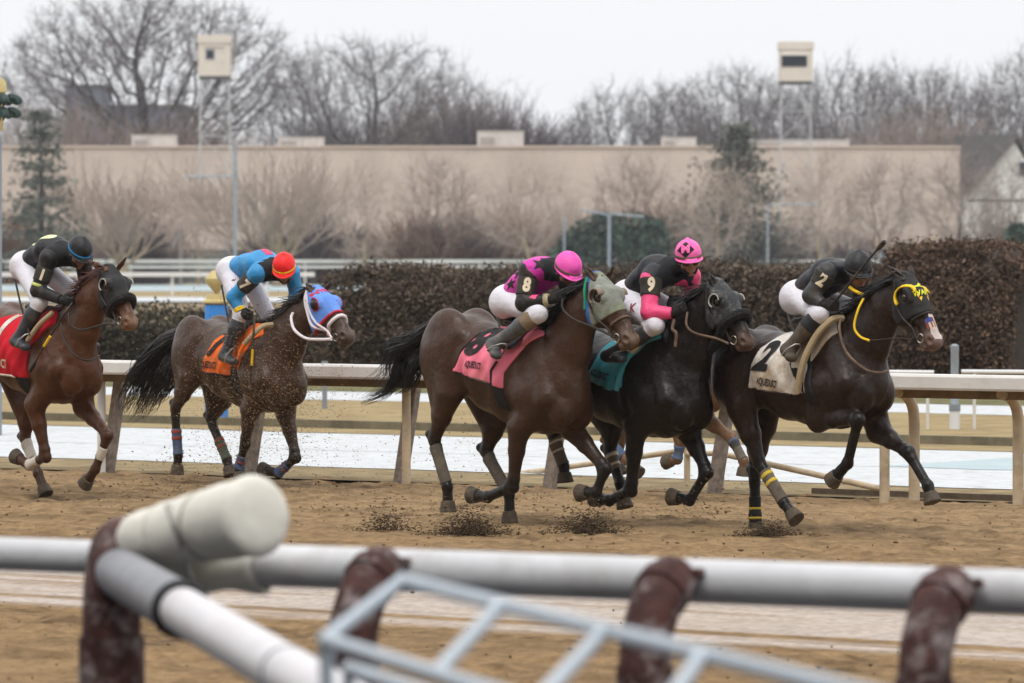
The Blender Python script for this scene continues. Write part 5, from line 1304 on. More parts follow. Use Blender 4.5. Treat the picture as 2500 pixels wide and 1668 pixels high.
decal('canton', shift2d(rect2d(.036, .042, 4, 4), -.024, -.016), org, R2['e'], R2['sd'], R2['bvh'], mat('navy_patch', (.04, .06, .24), rough=.7), fl, .008)
rein(R2, [((1105, 520), -.15), ((1020, 515), -.18), ((885, 527), -.20)], M_leather, .007)
tube_path(R2, 'rein', [((885, 527), -.20), ((835, 505), -.215), ((806, 455), -.22), ((825, 370), -.19), ((853, 312), -.12)], .0095, M_yellow)
tube_path(R2, 'neck_strap', [((738, 415), -.17), ((730, 470), -.245), ((765, 585), -.275), ((860, 672), -.24), ((935, 690), -.12), ((975, 680), .0)], .011, M_brownleather)
saddlecloth(R2, [(440, 380), (380, 470), (300, 565), (252, 768), (490, 805), (545, 795), (560, 640), (640, 500), (745, 425), (745, 380)], C_white, trim=C_hem, poly_trim=[((252, 768), (488, 803)), ((296, 575), (252, 768))])
cloth_text(R2, '2', (350, 612), .315, M_ink, rot=-.02, xs=1.1, slant=.5, bold=.045); cloth_text(R2, 'AQUEDUCT', (372, 742), .080, M_ink, rot=-.14, xs=.50, bold=.03, nm='lettering')
girth(R2, (482, 640), (560, 560), (605, 985), (650, 1020), M_blackrubber, .018)
tube_path(R2, 'pad_edge', [((748, 412), -.10), ((690, 420), -.2), ((620, 490), -.275), ((560, 600), -.315), ((530, 700), -.325), ((518, 785), -.31)], .028, C_pad)
bandage(R2, 'HR', .22, .95, M_bandtan, ((.28, .36, M_tapeyellow), (.46, .54, M_tapeyellow))); bandage(R2, 'HL', .55, 1.25, M_blackrubber, ((.80, .86, M_tapeyellow), (1.02, 1.08, M_tapeyellow)))
# black number 9
hood(R9, H_speck, cup=(M_cupdark, M_rimpale, .006))
bridle(R9, M_leather, .009, .60, M_fleece, .042)
rein(R9, [((650, 440), -.16), ((645, 510), -.2), ((690, 552), -.21), ((800, 580), -.18), ((868, 608), -.16)], M_brownleather, .010)
tube_path(R9, 'rein_end', [((580, 480), -.22), ((570, 530), -.25), ((590, 555), -.26), ((585, 625), -.27)], .014, M_brownleather)
saddlecloth(R9, [(330, 380), (180, 560), (120, 800), (240, 860), (290, 840), (300, 700), (380, 610), (500, 540), (520, 400)], C_teal, trim=C_hem, poly_trim=[((120, 800), (240, 860))])
cloth_text(R9, 'AQUEDUCT', (192, 775), .078, M_ink, rot=-.2, xs=.5, nm='lettering')
tube_path(R9, 'pad_edge', [((480, 548), -.16), ((420, 590), -.26), ((350, 655), -.30)], .022, C_pad); tube_path(R9, 'cloth_edge', [((350, 655), -.305), ((300, 740), -.325), ((270, 855), -.32)], .024, C_teal)
girth(R9, (242, 800), (290, 760), (255, 930), (290, 960), M_blackrubber)
bandage(R9, 'HR', .05, .95, M_bandtan, ((.12, .20, M_tapepale), (.42, .50, M_tapepale))); bandage(R9, 'HL', .08, .6, M_bandtan, ((.12, .22, M_tapepale), (.40, .48, M_tapepale)))
# bay number 7
hood(R7, H_blue, trim=H_red)
ux7 = -R7['sd'] if (R7['sd'] @ np.array((0, 1, 0))) < 0 else R7['sd']
decal('lettering', text2d('NYRA', .075, .03, 0, 1), R7['H'](.135, -.01, .1), ux7, -R7['e'] + R7['n'] * .1, R7['hoodbvh'], mat('red_print', (.62, .02, .04), rough=.7), R7['hood'], .005)
for s in (-1, 1):
    V = [R7['H'](.285 + .046 * math.cos(a) * R7['HS'] / R7['L'] * r, s * (.088 + .045 * math.sqrt(max(0, 1 - r * r))), .02 + .046 * math.sin(a) * r) for r in (0.02, .35, .6, .8, .93, 1.0) for a in np.linspace(0, 2 * math.pi, 17)[:-1]]
    o = link_mesh('eye_guard', np.array(V), [(j * 16 + i, j * 16 + (i + 1) % 16, j * 16 + 16 + (i + 1) % 16, j * 16 + 16 + i) for j in range(5) for i in range(16)], mat('dark_mesh', (.02, .014, .013), rough=.5, var=.4, scale=60), R7['hood'], True)
bridle(R7, M_whiteleather, .011, .66, M_whiteleather, .018)
tube_path(R7, 'rein', [((1338, 628), -.16), ((1270, 630), -.17), ((1180, 622), -.2), ((1110, 570), -.2), ((1090, 500), -.17), ((1100, 468), -.12)], .014, M_whiteleather)
MB().tube(catmull(on_surf(R7, [(-.02, -1, .6), (.06, -1, -.1), (.22, -1, -.65), (.42, -1, -.9), (.6, -1, -.9)], bv='hoodbvh', off=.012), 4), .013, 6).build('throat_latch', M_whiteleather, R7['t'], smooth=True)
saddlecloth(R7, [(740, 470), (660, 545), (585, 635), (540, 835), (690, 850), (740, 858), (755, 740), (800, 640), (880, 560), (975, 540), (975, 450)], C_orange, trim=C_hem, poly_trim=[((545, 832), (690, 850))])
cloth_text(R7, '7', (622, 656), .34, M_ink, rot=-.05, xs=1.1, slant=.5, bold=.045); cloth_text(R7, 'AQUEDUCT', (592, 788), .09, M_ink, rot=-.05, xs=.45, bold=.03, nm='lettering')
tube_path(R7, 'pad_edge', [((975, 538), -.12), ((915, 548), -.22), ((860, 595), -.28), ((800, 660), -.30)], .024, C_pad); tube_path(R7, 'cloth_edge', [((800, 660), -.31), ((770, 725), -.325), ((752, 790), -.325)], .018, C_orange)
girth(R7, (690, 800), (750, 790), (730, 990), (785, 1010), M_blackrubber)
bandage(R7, 'HR', .42, .98, M_bandbl, ((.44, .52, M_tapered), (.58, .66, M_tapered))); bandage(R7, 'HL', .48, 1.0, M_bandgreen, ((.52, .58, M_tapered), (.66, .72, M_tapered))); bandage(R7, 'FL', .45, 1.0, M_bandbl, ((.6, .66, M_tapered),)); bandage(R7, 'FR', .5, 1.0, M_bandbl, ((.7, .78, M_tapered),))
# chestnut at the left edge
hood(R1, H_black, cup=(M_cupdark, M_rimpale, .006))
bridle(R1, M_leather, .009, .60, M_fleece, .042)
rein(R1, [((640, 520), -.16), ((570, 520), -.18), ((450, 550), -.22), ((385, 520), -.22), ((375, 460), -.18)], M_leather, .010)
tube_path(R1, 'neck_strap', [((335, 510), -.24), ((340, 580), -.28), ((400, 680), -.275), ((480, 718), -.18), ((545, 690), -.02)], .009, M_leather)
saddlecloth(R1, [(150, 390), (40, 440), (-130, 520), (-190, 760), (-20, 795), (130, 815), (140, 640), (230, 520), (330, 440), (330, 390)], C_red, trim=C_white, poly_trim=[((-100, 778), (75, 806))])
cloth_text(R1, '1', (-5, 540), .31, C_white, rot=-.3, bold=.06); cloth_text(R1, 'AQUEDUCT', (-20, 728), .11, C_cream, rot=-.1, xs=.6, bold=.03, nm='lettering')
tube_path(R1, 'pad_edge', [((290, 452), -.2), ((215, 520), -.28), ((150, 610), -.32)], .022, C_pad)
girth(R1, (75, 760), (130, 790), (95, 900), (140, 930), M_blackrubber)
bandage(R1, 'FR', .45, 1.0, M_bandwhite); bandage(R1, 'HL', .1, .6, M_bandwhite); bandage(R1, 'FL', .35, .7, M_bandwhite)
# the hidden tan horse
bandage(R6, 'FL', .15, .95, M_bandtan); bandage(R6, 'FL', .10, .5, M_bandbl); bandage(R6, 'FR', .25, .95, M_bandbl); bandage(R6, 'HR', .15, .8, M_bandbl)
# ------------------------------------------------------------------ the jockeys
M_skin = mat('skin', (.30, .155, .10), rough=.55, var=.12, scale=14, mud=.3, mudcol=(.16, .11, .07))
M_glove = mat('black_glove', (.016, .015, .015), rough=.7, var=.3, scale=20, mud=.2, mudcol=(.12, .09, .06))
M_lens = mat('goggle_lens', (.05, .045, .04), rough=.12, var=.1, spec=.7)
M_bal = mat('black_balaclava', (.016, .016, .018), rough=.9, var=.3, scale=20)
M_boot = mat('black_boot', (.028, .030, .035), rough=.42, var=.35, scale=10, mud=.55, mudcol=(.17, .14, .10), mudscale=6, spec=.4)
M_bootgrey = mat('muddy_grey_boot', (.085, .085, .085), rough=.5, var=.35, scale=10, mud=.8, mudcol=(.19, .15, .10), mudscale=5)
M_bootbrown = mat('muddy_brown_boot', (.075, .058, .042), rough=.6, var=.35, scale=10, mud=.7, mudcol=(.20, .15, .095), mudscale=6)
M_breech = mat('white_breeches', (.66, .64, .69), rough=.8, var=.06, scale=6, bump=.02, bscale=9, mud=.35, mudcol=(.5, .42, .36), mudscale=6)
M_sole = mat('stirrup_metal', (.25, .24, .23), rough=.4, var=.2, metal=.8)
M_wood = mat('whip_shaft', (.022, .02, .018), rough=.5, var=.2, mud=.3)
def silk(name, col, mud=.15, mc=(.2, .13, .08), spec=.3): return mat(name, col, rough=.5, var=.16, scale=5, bump=.022, bscale=9, spec=spec, mud=mud, mudcol=mc, mudscale=7)
def rodrig(v, ax, a):
    ax = unit(ax); v = np.array(v); return v * math.cos(a) + np.cross(ax, v) * math.sin(a) + ax * (ax @ v) * (1 - math.cos(a))

def jockey(R, Z, lab, J, pitch, yaw, roll, m_torso, m_sleeve, m_helmet, m_boot, m_cuff=None, m_band=None, goggles=True, number=None, mask=True, kneecap=None, armband=None, hb=1.0, facecol=None):
    rig = R['rig']; t = rig.root('person'); tag(t, lab, 'jockey', 'jockeys riding in the race')
    Q = {}
    for k, v in J.items(): Q[k] = rig.J(v[0], v[1], v[2] if len(v) > 2 else Z)
    for k in ('sh', 'el', 'wr', 'ha', 'kn', 'an', 'to'):
        if k + 'L' not in Q: Q[k + 'L'] = Q[k + 'R'] * np.array((1, -1, 1))
    B = lambda a, b: np.linalg.norm(Q[a] - Q[b])
    print(lab[:34], 'torso %.2f uarm %.2f farm %.2f thigh %.2f shin %.2f foot %.2f headneck %.2f | L: uarm %.2f farm %.2f thigh %.2f shin %.2f' % (B('pel', 'nk'), B('shR', 'elR'), B('elR', 'wrR'), B('pel', 'knR'), B('knR', 'anR'), B('anR', 'toR'), B('nk', 'hd'), B('shL', 'elL'), B('elL', 'wrL'), B('pel', 'knL'), B('knL', 'anL')))
    yv = (0, 1, 0); pel, nk, hd = Q['pel'], Q['nk'], Q['hd']
    sp = unit(nk - pel); L = np.linalg.norm(nk - pel); up_ = np.cross(sp, yv); up_ = up_ if up_[2] > 0 else -up_
    ab = pel + sp * L * .38 + up_ * .025; ch = pel + sp * L * .74 + up_ * .03
    TOR = [seg(pel, ab, (.145, .115), (.13, .10), k=.05), seg(ab, ch, (.13, .10), (.155, .115), k=.05), seg(ch, nk, (.155, .11), (.085, .07), k=.05), seg(Q['shR'] * .85 + nk * .15 + (0, .01, 0), Q['shL'] * .85 + nk * .15, .066, .066, side=(1, 0, 0), k=.06)]
    ARM = {}; LEG = {}; FOOT = {}; HAND = {}; THIGH = {}
    for i, s in enumerate('RL'):
        sy = -1 if s == 'R' else 1; sh, el, wr, ha = (Q[k + s] for k in ('sh', 'el', 'wr', 'ha')); kn, an, to = (Q[k + s] for k in ('kn', 'an', 'to')); g = 1 + i
        ARM[s] = [seg(sh * .8 + nk * .2, sh, .075, .070, k=.05, g=g), seg(sh, el, .063, .050, k=.03, g=g), seg(el, wr, .048, .031, k=.025, g=g)]
        hip = pel + np.array((0, sy * .085, 0)) - up_ * .01
        THIGH[s] = [seg(hip, kn, .096, .064, k=.05, g=3 + i), ell(hip - sp * .03 - up_ * .0, (.112, .098, .112), k=.05, g=3 + i)]
        d = unit(an - kn); LEG[s] = [seg(kn, kn * .6 + an * .4, .058, .058, k=.03, g=5 + i), seg(kn * .6 + an * .4, an, .058, .040, k=.03, g=5 + i)]
        heel = an + d * .055 - unit(to - an) * .02; FOOT[s] = [seg(an, heel, .042, .038, k=.03, g=5 + i), seg(heel, to, (.040, .036), (.042, .026), k=.03, g=5 + i)]
        # hand: palm, four bent fingers of unequal length, thumb from the side of the palm
        hdv = unit(ha - wr); hs = unit(np.array((.2, sy * .2, 1.0)) - hdv * (np.array((.2, sy * .2, 1.0)) @ hdv)); hn = np.cross(hdv, hs) * sy     # hn points to the palm side
        pc = wr + hdv * .075; HD_ = [seg(wr - hdv * .01, wr + hdv * .03, .030, .027, k=.02), seg(wr + hdv * .03, pc, (.042, .020), (.044, .018), side=hs, k=.015)]
        for f in range(4):
            o = (f - 1.5) * .0205; fl = (.036, .041, .039, .031)[3 - f]; kb = pc + hs * o + hdv * .008; k1 = kb + hdv * fl * .75 - hn * -.016; k2 = k1 - hn * -.030 - hdv * .008; k3 = k2 - hdv * .026
            HD_ += [seg(kb, k1, .0115, .0105, k=.004), seg(k1, k2, .0105, .0100, k=.004), seg(k2, k3, .0100, .009, k=.004)]
        tb = wr + hdv * .028 + hs * .036; HD_ += [seg(tb, tb + hs * .018 + hdv * .024 + hn * .012, .0135, .012, k=.006), seg(tb + hs * .018 + hdv * .024 + hn * .012, tb + hs * .006 + hdv * .044 + hn * .032, .012, .010, k=.004)]
        HAND[s] = HD_; Q['hdv' + s] = hdv; Q['hn' + s] = hn; Q['pc' + s] = pc; Q['hs' + s] = hs
    # head frame
    fd = np.array((math.cos(pitch) * math.cos(yaw), -math.cos(pitch) * math.sin(yaw), math.sin(pitch)))
    hu = unit(np.array((0, 0, 1.)) - fd * fd[2]); hu = rodrig(hu, fd, roll); hsd = np.cross(hu, fd)
    Hh = lambda a, b, c: hd + fd * a * hb + hsd * b * hb + hu * c * hb
    HEAD = [seg(nk, Hh(-.02, 0, -.07), .058, .058, k=.04), ell(Hh(0, 0, .0), (.098 * hb, .078 * hb, .105 * hb), (fd, hsd, hu), k=.02), ell(Hh(.035, 0, -.085), (.058 * hb, .056 * hb, .062 * hb), (fd, hsd, hu), k=.03),
            seg(Hh(.088, 0, -.02), Hh(.106, 0, -.055), .010, .016, k=.012), ell(Hh(.070, 0, -.095), (.024 * hb, .032 * hb, .014 * hb), (fd, hsd, hu), k=.012), ell(Hh(.072, 0, -.128), (.022, .026, .018), (fd, hsd, hu), k=.02)]
    for s in (-1, 1): HEAD += [ell(Hh(.055, s * .055, -.055), (.03, .022, .022), (fd, hsd, hu), k=.02), ell(Hh(-.01, s * .078, -.04), (.018, .010, .028), (fd, hsd, hu), k=.008)]
    body = TOR + [p for s in 'RL' for p in ARM[s] + LEG[s] + FOOT[s] + THIGH[s]] + HEAD
    v, f, _ = sdf_mesh(body, .010, limbk=.03); link_mesh('body', v, f, M_skin, t, True)
    # clothes
    waist = pel - sp * .03
    v, f, _ = sdf_mesh(TOR + [seg(Q['sh' + s] * .8 + nk * .2, Q['sh' + s], .075, .070, k=.05) for s in 'RL'], .010, .018, clips=[plane_clip(waist, -sp), plane_clip(nk + sp * .06, sp)]); silks = link_mesh('silks', v, f, m_torso, t, True); bt_ = bvh_of(v, f); out = dict(t=t, silks=silks, bt=bt_, Q=Q, up=up_, sp=sp, Hh=Hh, fd=fd, hu=hu, hsd=hsd, ch=ch, ab=ab)
    for s in 'RL':
        wr, el = Q['wr' + s], Q['el' + s]; d = unit(wr - el); cb = (nk - Q['sh' + s]); cb = unit(cb)
        v, f, _ = sdf_mesh(ARM[s], .009, .015, clips=[plane_clip(wr - d * .005, d), plane_clip(Q['sh' + s] + cb * .045, cb)], limbk=.03); o = link_mesh('sleeve', v, f, m_sleeve, t, True)
        if s == 'R': out['ba'] = bvh_of(v, f); out['sleeve'] = o
        else: out['sleeveL'] = o
        if m_cuff: 
            v, f, _ = sdf_mesh(ARM[s][2:], .007, .021, clips=[plane_clip(wr - d * .012, d), plane_clip(wr - d * .055, -d)]); link_mesh('cuff', v, f, m_cuff, o, True)
        v, f, _ = sdf_mesh(HAND[s], .0045, .003); link_mesh('glove', v, f, M_glove, t, True)
        kn, an = Q['kn' + s], Q['an' + s]; d = unit(an - kn)
        v, f, _ = sdf_mesh(LEG[s] + FOOT[s], .009, .010, clips=[plane_clip(kn + d * .075, -d)]); bo = link_mesh('boot', v, f, m_boot, t, True)
        if kneecap:
            v, f, _ = sdf_mesh(LEG[s], .009, .014, clips=[plane_clip(kn + d * .15, d), plane_clip(kn + d * .045, -d)]); link_mesh('boot_top', v, f, kneecap, bo, True)
        # stirrup under the foot
        to = Q['to' + s]; fdv = unit(to - an); mid = an * .35 + to * .65 + d * .045; sdv = unit(np.cross(fdv, d))
        st = [mid + sdv * .06, mid + sdv * .062 - d * .06, mid + sdv * .03 - d * .13, mid - d * .15, mid - sdv * .03 - d * .13, mid - sdv * .062 - d * .06, mid - sdv * .06, mid + sdv * .06]
        MB().tube(st, .007, 6).build('stirrup', M_sole, R['t'], smooth=True)
        MB().tube(catmull([mid - d * .15, (mid - d * .15) * .5 + (pel + (0, (-1 if s == 'R' else 1) * .20, -.12)) * .5, pel + np.array((.02, (-1 if s == 'R' else 1) * .19, -.14))], 5), .010, 6).build('stirrup_leather', M_leather, R['t'], smooth=True)
    v, f, _ = sdf_mesh([ell(pel, (.12, .145, .12), k=.05)] + THIGH['R'] + THIGH['L'] + [seg(Q['kn' + s], Q['kn' + s] + unit(Q['an' + s] - Q['kn' + s]) * .10, .056, .052, k=.03, g=3 + i) for i, s in enumerate('RL')], .010, .009, limbk=.08)
    br = link_mesh('breeches', v, f, M_breech, t, True); out['breeches'] = br; out['bb'] = bvh_of(v, f)
    # helmet with brim and elastic band
    v, f, _ = sdf_mesh([ell(Hh(-.005, 0, .025), (.128 * hb, .106 * hb, .118 * hb), (fd, hsd, hu), k=.02), seg(Hh(.10, -.03, -.005), Hh(.10, .03, -.005), (.05, .018), (.05, .018), side=fd, k=.02), seg(Hh(0, 0, .12), Hh(-.01, 0, .148), .02, .010, k=.03)], .008, clips=[plane_clip(Hh(0, 0, -.012), unit(-hu + fd * .02))])
    he = link_mesh('helmet', v, f, m_helmet, t, True); out['helmet'] = he; out['bh'] = bvh_of(v, f)
    v, f, _ = sdf_mesh([ell(Hh(.02, 0, -.008), (.152 * hb, .112 * hb, .012), (fd, hsd, hu), k=.01)], .006); link_mesh('brim', v, f, m_helmet, he, True)
    if m_band:
        ring = []
        for a in np.linspace(0, 2 * math.pi, 29):
            d = unit(fd * math.cos(a) + hsd * math.sin(a)); c = Hh(0, 0, .018 - .012 * math.cos(a) * 0); hit = out['bh'].ray_cast(Vector(c + d * .3), Vector(-d), .3); ring.append(np.array(hit[0]) + d * .002 if hit[0] is not None else c + d * .12)
        V = []; 
        for p in ring: V += [p + hu * .011, p - hu * .011]
        q = link_mesh('band', np.array(V), [(2 * i, 2 * i + 1, 2 * i + 3, 2 * i + 2) for i in range(len(ring) - 1)], m_band, he, True); q.modifiers.new('s', 'SOLIDIFY').thickness = .005
    if mask:
        v, f, _ = sdf_mesh(HEAD[:3], .007, .007, subs=[ell(Hh(.105, 0, -.055), (.055, .058, .055), (fd, hsd, hu), k=.008)], clips=[plane_clip(Hh(0, 0, .05), hu)]); link_mesh('balaclava', v, f, M_bal, t, True)
    v, f, _ = sdf_mesh(TOR[2:] + HEAD[:1] + [seg(Q['sh' + s] * .8 + nk * .2, Q['sh' + s] * .6 + nk * .4, .072, .068, k=.05) for s in 'RL'], .008, .016, clips=[plane_clip(nk - sp * .09, -sp)]); link_mesh('collar', v, f, M_bal if mask else m_torso, t, True)
    if goggles:
        v, f, _ = sdf_mesh([ell(Hh(.078, s * .032, -.030), (.026 * hb, .038 * hb, .026 * hb), (fd, hsd, hu), k=.02) for s in (-1, 1)], .006); g = link_mesh('goggles', v, f, M_lens, t, True)
        MB().tube([Hh(.085 * math.cos(a), .094 * math.sin(a), -.026) for a in np.linspace(-2.2, 2.2, 15)], .009, 6).build('strap', M_bal, g, smooth=True)
    # number armband on the near upper arm
    if number:
        sh, el = Q['shR'], Q['elR']; d = unit(el - sh); Lr = np.linalg.norm(el - sh); a0, a1 = armband or (.26, .78)
        v, f, _ = sdf_mesh(ARM['R'][:2], .007, .023, clips=[plane_clip(sh + d * Lr * a0, -d), plane_clip(sh + d * Lr * a1, d)]); ab_ = link_mesh('armband', v, f, mat('muddy_armband', (.035, .03, .024), rough=.7, var=.3, mud=.45, mudcol=(.13, .10, .06)), out['sleeve'], True); bb = bvh_of(v, f)
        side = np.array((math.sin(rig.th), -math.cos(rig.th), .08)); side = unit(side - d * (side @ d)); ux = np.cross(-d, side)
        sh2 = text2d(number, .150, .05, 0, 1); sh2 = ([(x * .78, y) for x, y in sh2[0]], sh2[1])
        decal('number', sh2, sh + d * Lr * (a0 + a1) / 2 + side * .1, ux, -d, bb, C_cream, ab_, .005, .3)
    return out
def whip(R, Z, pts, lab, r=.009, yel=None):
    rig = R['rig']; t = rig.root('whip'); tag(t, lab, 'whip')
    Qs = [rig.J(p, l, Z) for p, l in pts]; P_ = catmull(Qs, 6); n = len(P_)
    MB().tube(P_, [r * 1.25 + (r * .75 - r * 1.25) * i / (n - 1) for i in range(n)], 8).build('shaft', M_wood, t, smooth=True)
    if yel: 
        a, b = [rig.J(p, l, Z) for p, l in yel]; MB().tube([a, b], r * 1.35, 8).build('grip_tape', M_yellow, t, smooth=True)
    MB().tube(P_[-4:], [r * .9, r * 2.0, r * 2.2, r * 1.8], 8).build('popper', M_leather, t, smooth=True)
    return t

ZA8, ZA9, ZA2, ZA7 = (1140, 580, 5.226), (1480, 560, 4.9), (1860, 580, 4.6125), (480, 580, 4.6125)
S_mag = silk('magenta_silk', (.56, .032, .33), .35, (.25, .07, .12)); S_black = silk('black_silk', (.008, .009, .013)); S_char = silk('charcoal_sleeve', (.014, .0135, .013), .3); S_pink = silk('hot_pink_silk', (.85, .075, .22), .25, (.45, .15, .12))
S_grey = silk('dark_grey_sleeve', (.040, .040, .040), .3); S_blue = silk('sky_blue_silk', (.036, .26, .54), .2, (.05, .12, .16)); S_red = silk('red_helmet_cover', (.80, .014, .014), .12, (.3, .02, .02)); S_pinkh = silk('pink_helmet_cover', (.90, .13, .42), .4, (.35, .12, .13)); S_magh = silk('magenta_helmet_cover', (.82, .09, .44), .45, (.36, .10, .16)); S_blackh = silk('black_helmet_cover', (.014, .014, .016), .25, (.06, .055, .05))
S_lime = silk('lime_silk', (.55, .60, .16), .4); S_rose = silk('rose_stripe', (.62, .045, .13)); B_blue = mat('blue_elastic', (.03, .22, .50), rough=.7); B_mud = mat('muddy_elastic', (.13, .10, .07), rough=.9, var=.3); B_dark = mat('dark_elastic', (.035, .033, .032), rough=.9)
rad = math.radians
K8 = jockey(R8, ZA8, 'jockey in magenta silks with black stars on the bay with the pink cloth', dict(pel=((585, 800), .0), nk=((1085, 400), .0), hd=((1285, 400), -.02), shR=((800, 430), -.185), elR=((720, 840), -.27), wrR=((1075, 795), -.17), haR=((1230, 735), -.13), knR=((915, 975), -.235), anR=((385, 1345), -.345), toR=((370, 1500), -.40)),
    rad(-34), rad(12), rad(0), S_mag, S_char, S_magh, M_bootgrey, mat('gold_cuff', (.36, .30, .17), rough=.6, var=.3), B_mud, True, '8', kneecap=mat('tan_boot_top', (.20, .145, .09), rough=.7, var=.35, mud=.5))
for (px, py), l, r in (((945, 345), -.3, .075), ((660, 440), -.3, .06), ((1000, 590), -.3, .045), ((560, 600), -.3, .05)):
    c = R8['rig'].J((px, py), -.15, ZA8); decal('star', star2d(r), c, (.80, .60, -.1), (-.3, .25, .9), K8['bt'], M_ink, K8['silks'], .004, .5)
decal('patch', rect2d(.05, .1), K8['Q']['elR'] * .5 + K8['Q']['wrR'] * .5 + (0, 0, .05), (1, 0, 0), (0, .6, 1), K8['ba'], S_pink, K8['sleeve'], .003, .3)
K9 = jockey(R9, ZA9, 'jockey in black and hot pink silks, pink helmet with a black diamond', dict(pel=((330, 790), .0), nk=((740, 455), .0), hd=((985, 330), -.02), shR=((540, 590), -.19), elR=((510, 990), -.27), wrR=((800, 1005), -.19), haR=((930, 930), -.15), knR=((590, 1150), -.25), anR=((255, 660), -.36, Z4), toR=((300, 690), -.38, Z4), shL=((1000, 560), .17), elL=((1035, 780), .24), wrL=((900, 905), .12), haL=((830, 880), .05)),
    rad(-14), rad(34), rad(6), S_black, S_pink, S_pinkh, M_boot, None, B_mud, True, '9', armband=(.05, .55))
c = R9['rig'].J((1070, 265), -.12, ZA9); fdv = unit(K9['fd'] * .9 - K9['hsd'] * .2 + K9['hu'] * .55); uxx = unit(np.cross((0, 0, 1), fdv)); 
decal('diamond', shift2d(rect2d(.10, .10, 8, 8), 0, 0, math.pi / 4), K9['Hh'](.06, -.03, .07) + fdv * .1, uxx, np.cross(fdv, uxx), K9['bh'], M_ink, K9['helmet'], .003, .3)
decal('letter', text2d('M', .095, .05, 0, 1), K9['Hh'](.06, -.03, .07) + fdv * .1, uxx, np.cross(fdv, uxx), K9['bh'], S_pinkh, K9['helmet'], .006, .3)
c = R9['rig'].J((770, 790), -.10, ZA9); decal('sash', shift2d(rect2d(.34, .12, 16, 6), 0, 0, .5), c, (.68, .73, 0), (0, 0, 1), K9['bt'], S_pink, K9['silks'], .004, .5); decal('sash_mark', shift2d(rect2d(.20, .03, 12, 2), .02, 0, .5), c, (.68, .73, 0), (0, 0, 1), K9['bt'], M_ink, K9['silks'], .008, .5)
K2 = jockey(R2, ZA2, 'jockey in plain black silks and black helmet holding up a whip on the leading horse', dict(pel=((470, 660), .0), nk=((890, 400), .0), hd=((1085, 345), -.03), shR=((735, 400), -.185), elR=((550, 655), -.27), wrR=((690, 755), -.25), haR=((790, 770), -.21), knR=((650, 860), -.25), anR=((330, 1230), -.35), toR=((330, 1355), -.40)),
    rad(-26), rad(28), rad(4), S_black, S_grey, S_blackh, M_bootbrown, None, B_dark, True, '2', kneecap=mat('black_boot_top', (.018, .017, .017), rough=.6, var=.3), armband=(.05, .55), mask=False)
q = K2['Q']; MB().tube(catmull([R2['rig'].J(p, l, ZA2) for p, l in (((610, 322), -.06), ((690, 288), -.05), ((800, 276), -.02))], 5), .008, 6).build('yellow_piping', M_yellow, K2['silks'], smooth=True)
MB().tube(catmull([R2['rig'].J(p, l, ZA2) for p, l in (((985, 560), -.09), ((1060, 610), -.10), ((1145, 645), -.09))], 5), .014, 6).build('rein', M_yellow, R2['t'], smooth=True)
K7 = jockey(R7, ZA7, 'jockey in sky blue silks and red helmet standing in the stirrups', dict(pel=((455, 370), .0), nk=((850, 330), .0), hd=((985, 335), -.02), shR=((690, 400), -.19), elR=((415, 670), -.29), wrR=((500, 850), -.26), haR=((615, 905), -.24), knR=((500, 850), -.24), anR=((335, 1290), -.345), toR=((420, 1400), -.37), shL=((1060, 400), .15), elL=((1120, 600), .22), wrL=((1060, 800), .12), haL=((1000, 890), .07), knL=((820, 900), .20), anL=((700, 1230), .34), toL=((800, 1330), .37)),
    rad(-36), rad(42), rad(0), S_blue, S_blue, S_red, M_boot, M_yellow, M_yellow, True, '7', armband=(.22, .62))
decal('back_stripe', rect2d(.42, .085, 20, 6), K7['ch'] * .6 + K7['ab'] * .4 + K7['up'] * .2 , K7['sp'], np.cross(K7['up'], K7['sp']), K7['bt'], S_rose, K7['silks'], .004, .4)
K1 = jockey(R1, Z1, 'jockey in black silks with a pale oval on the back', dict(pel=((172, 195), .0), nk=((335, 115), .0), hd=((437, 118), -.02), shR=((268, 160), -.185), elR=((205, 335), -.27), wrR=((335, 385), -.20), haR=((385, 400), -.17), knR=((218, 395), -.24), anR=((105, 590), -.345), toR=((140, 645), -.38)),
    rad(-40), rad(10), rad(0), S_black, S_char, S_blackh, M_boot, None, B_blue, True, 'I', armband=(.30, .72))
decal('oval_patch', disc2d(.15, .095), K1['ch'] * .75 + K1['ab'] * .25 + K1['up'] * .2 - np.array((0, .04, 0)), K1['sp'], np.cross(K1['up'], K1['sp']), K1['bt'], silk('pale_lime_patch', (.72, .78, .42)), K1['silks'], .004, .4)
for w_, h_, dx, dy in ((.14, .006, 0, .035), (.14, .006, 0, -.035), (.006, .07, -.07, 0), (.006, .07, .07, 0), (.05, .014, 0, .004), (.03, .02, .03, -.008)):
    decal('patch_mark', shift2d(rect2d(w_, h_, 8, 3), dx, dy), K1['ch'] * .75 + K1['ab'] * .25 + K1['up'] * .2 - np.array((0, .04, 0)), K1['sp'], np.cross(K1['up'], K1['sp']), K1['bt'], mat('plum_mark', (.30, .06, .22), rough=.7), K1['silks'], .008, .4)
for a0, a1 in ((.80, .90), (.97, 1.06)):
    sh, el, wr = K1['Q']['shR'], K1['Q']['elR'], K1['Q']['wrR']; d = el - sh
    v, f, _ = sdf_mesh([seg(sh, el, .063, .050)], .007, .020, clips=[plane_clip(sh + d * a0, -d), plane_clip(sh + d * a1, d)]); link_mesh('sleeve_band', v, f, S_lime, K1['sleeve'], True)
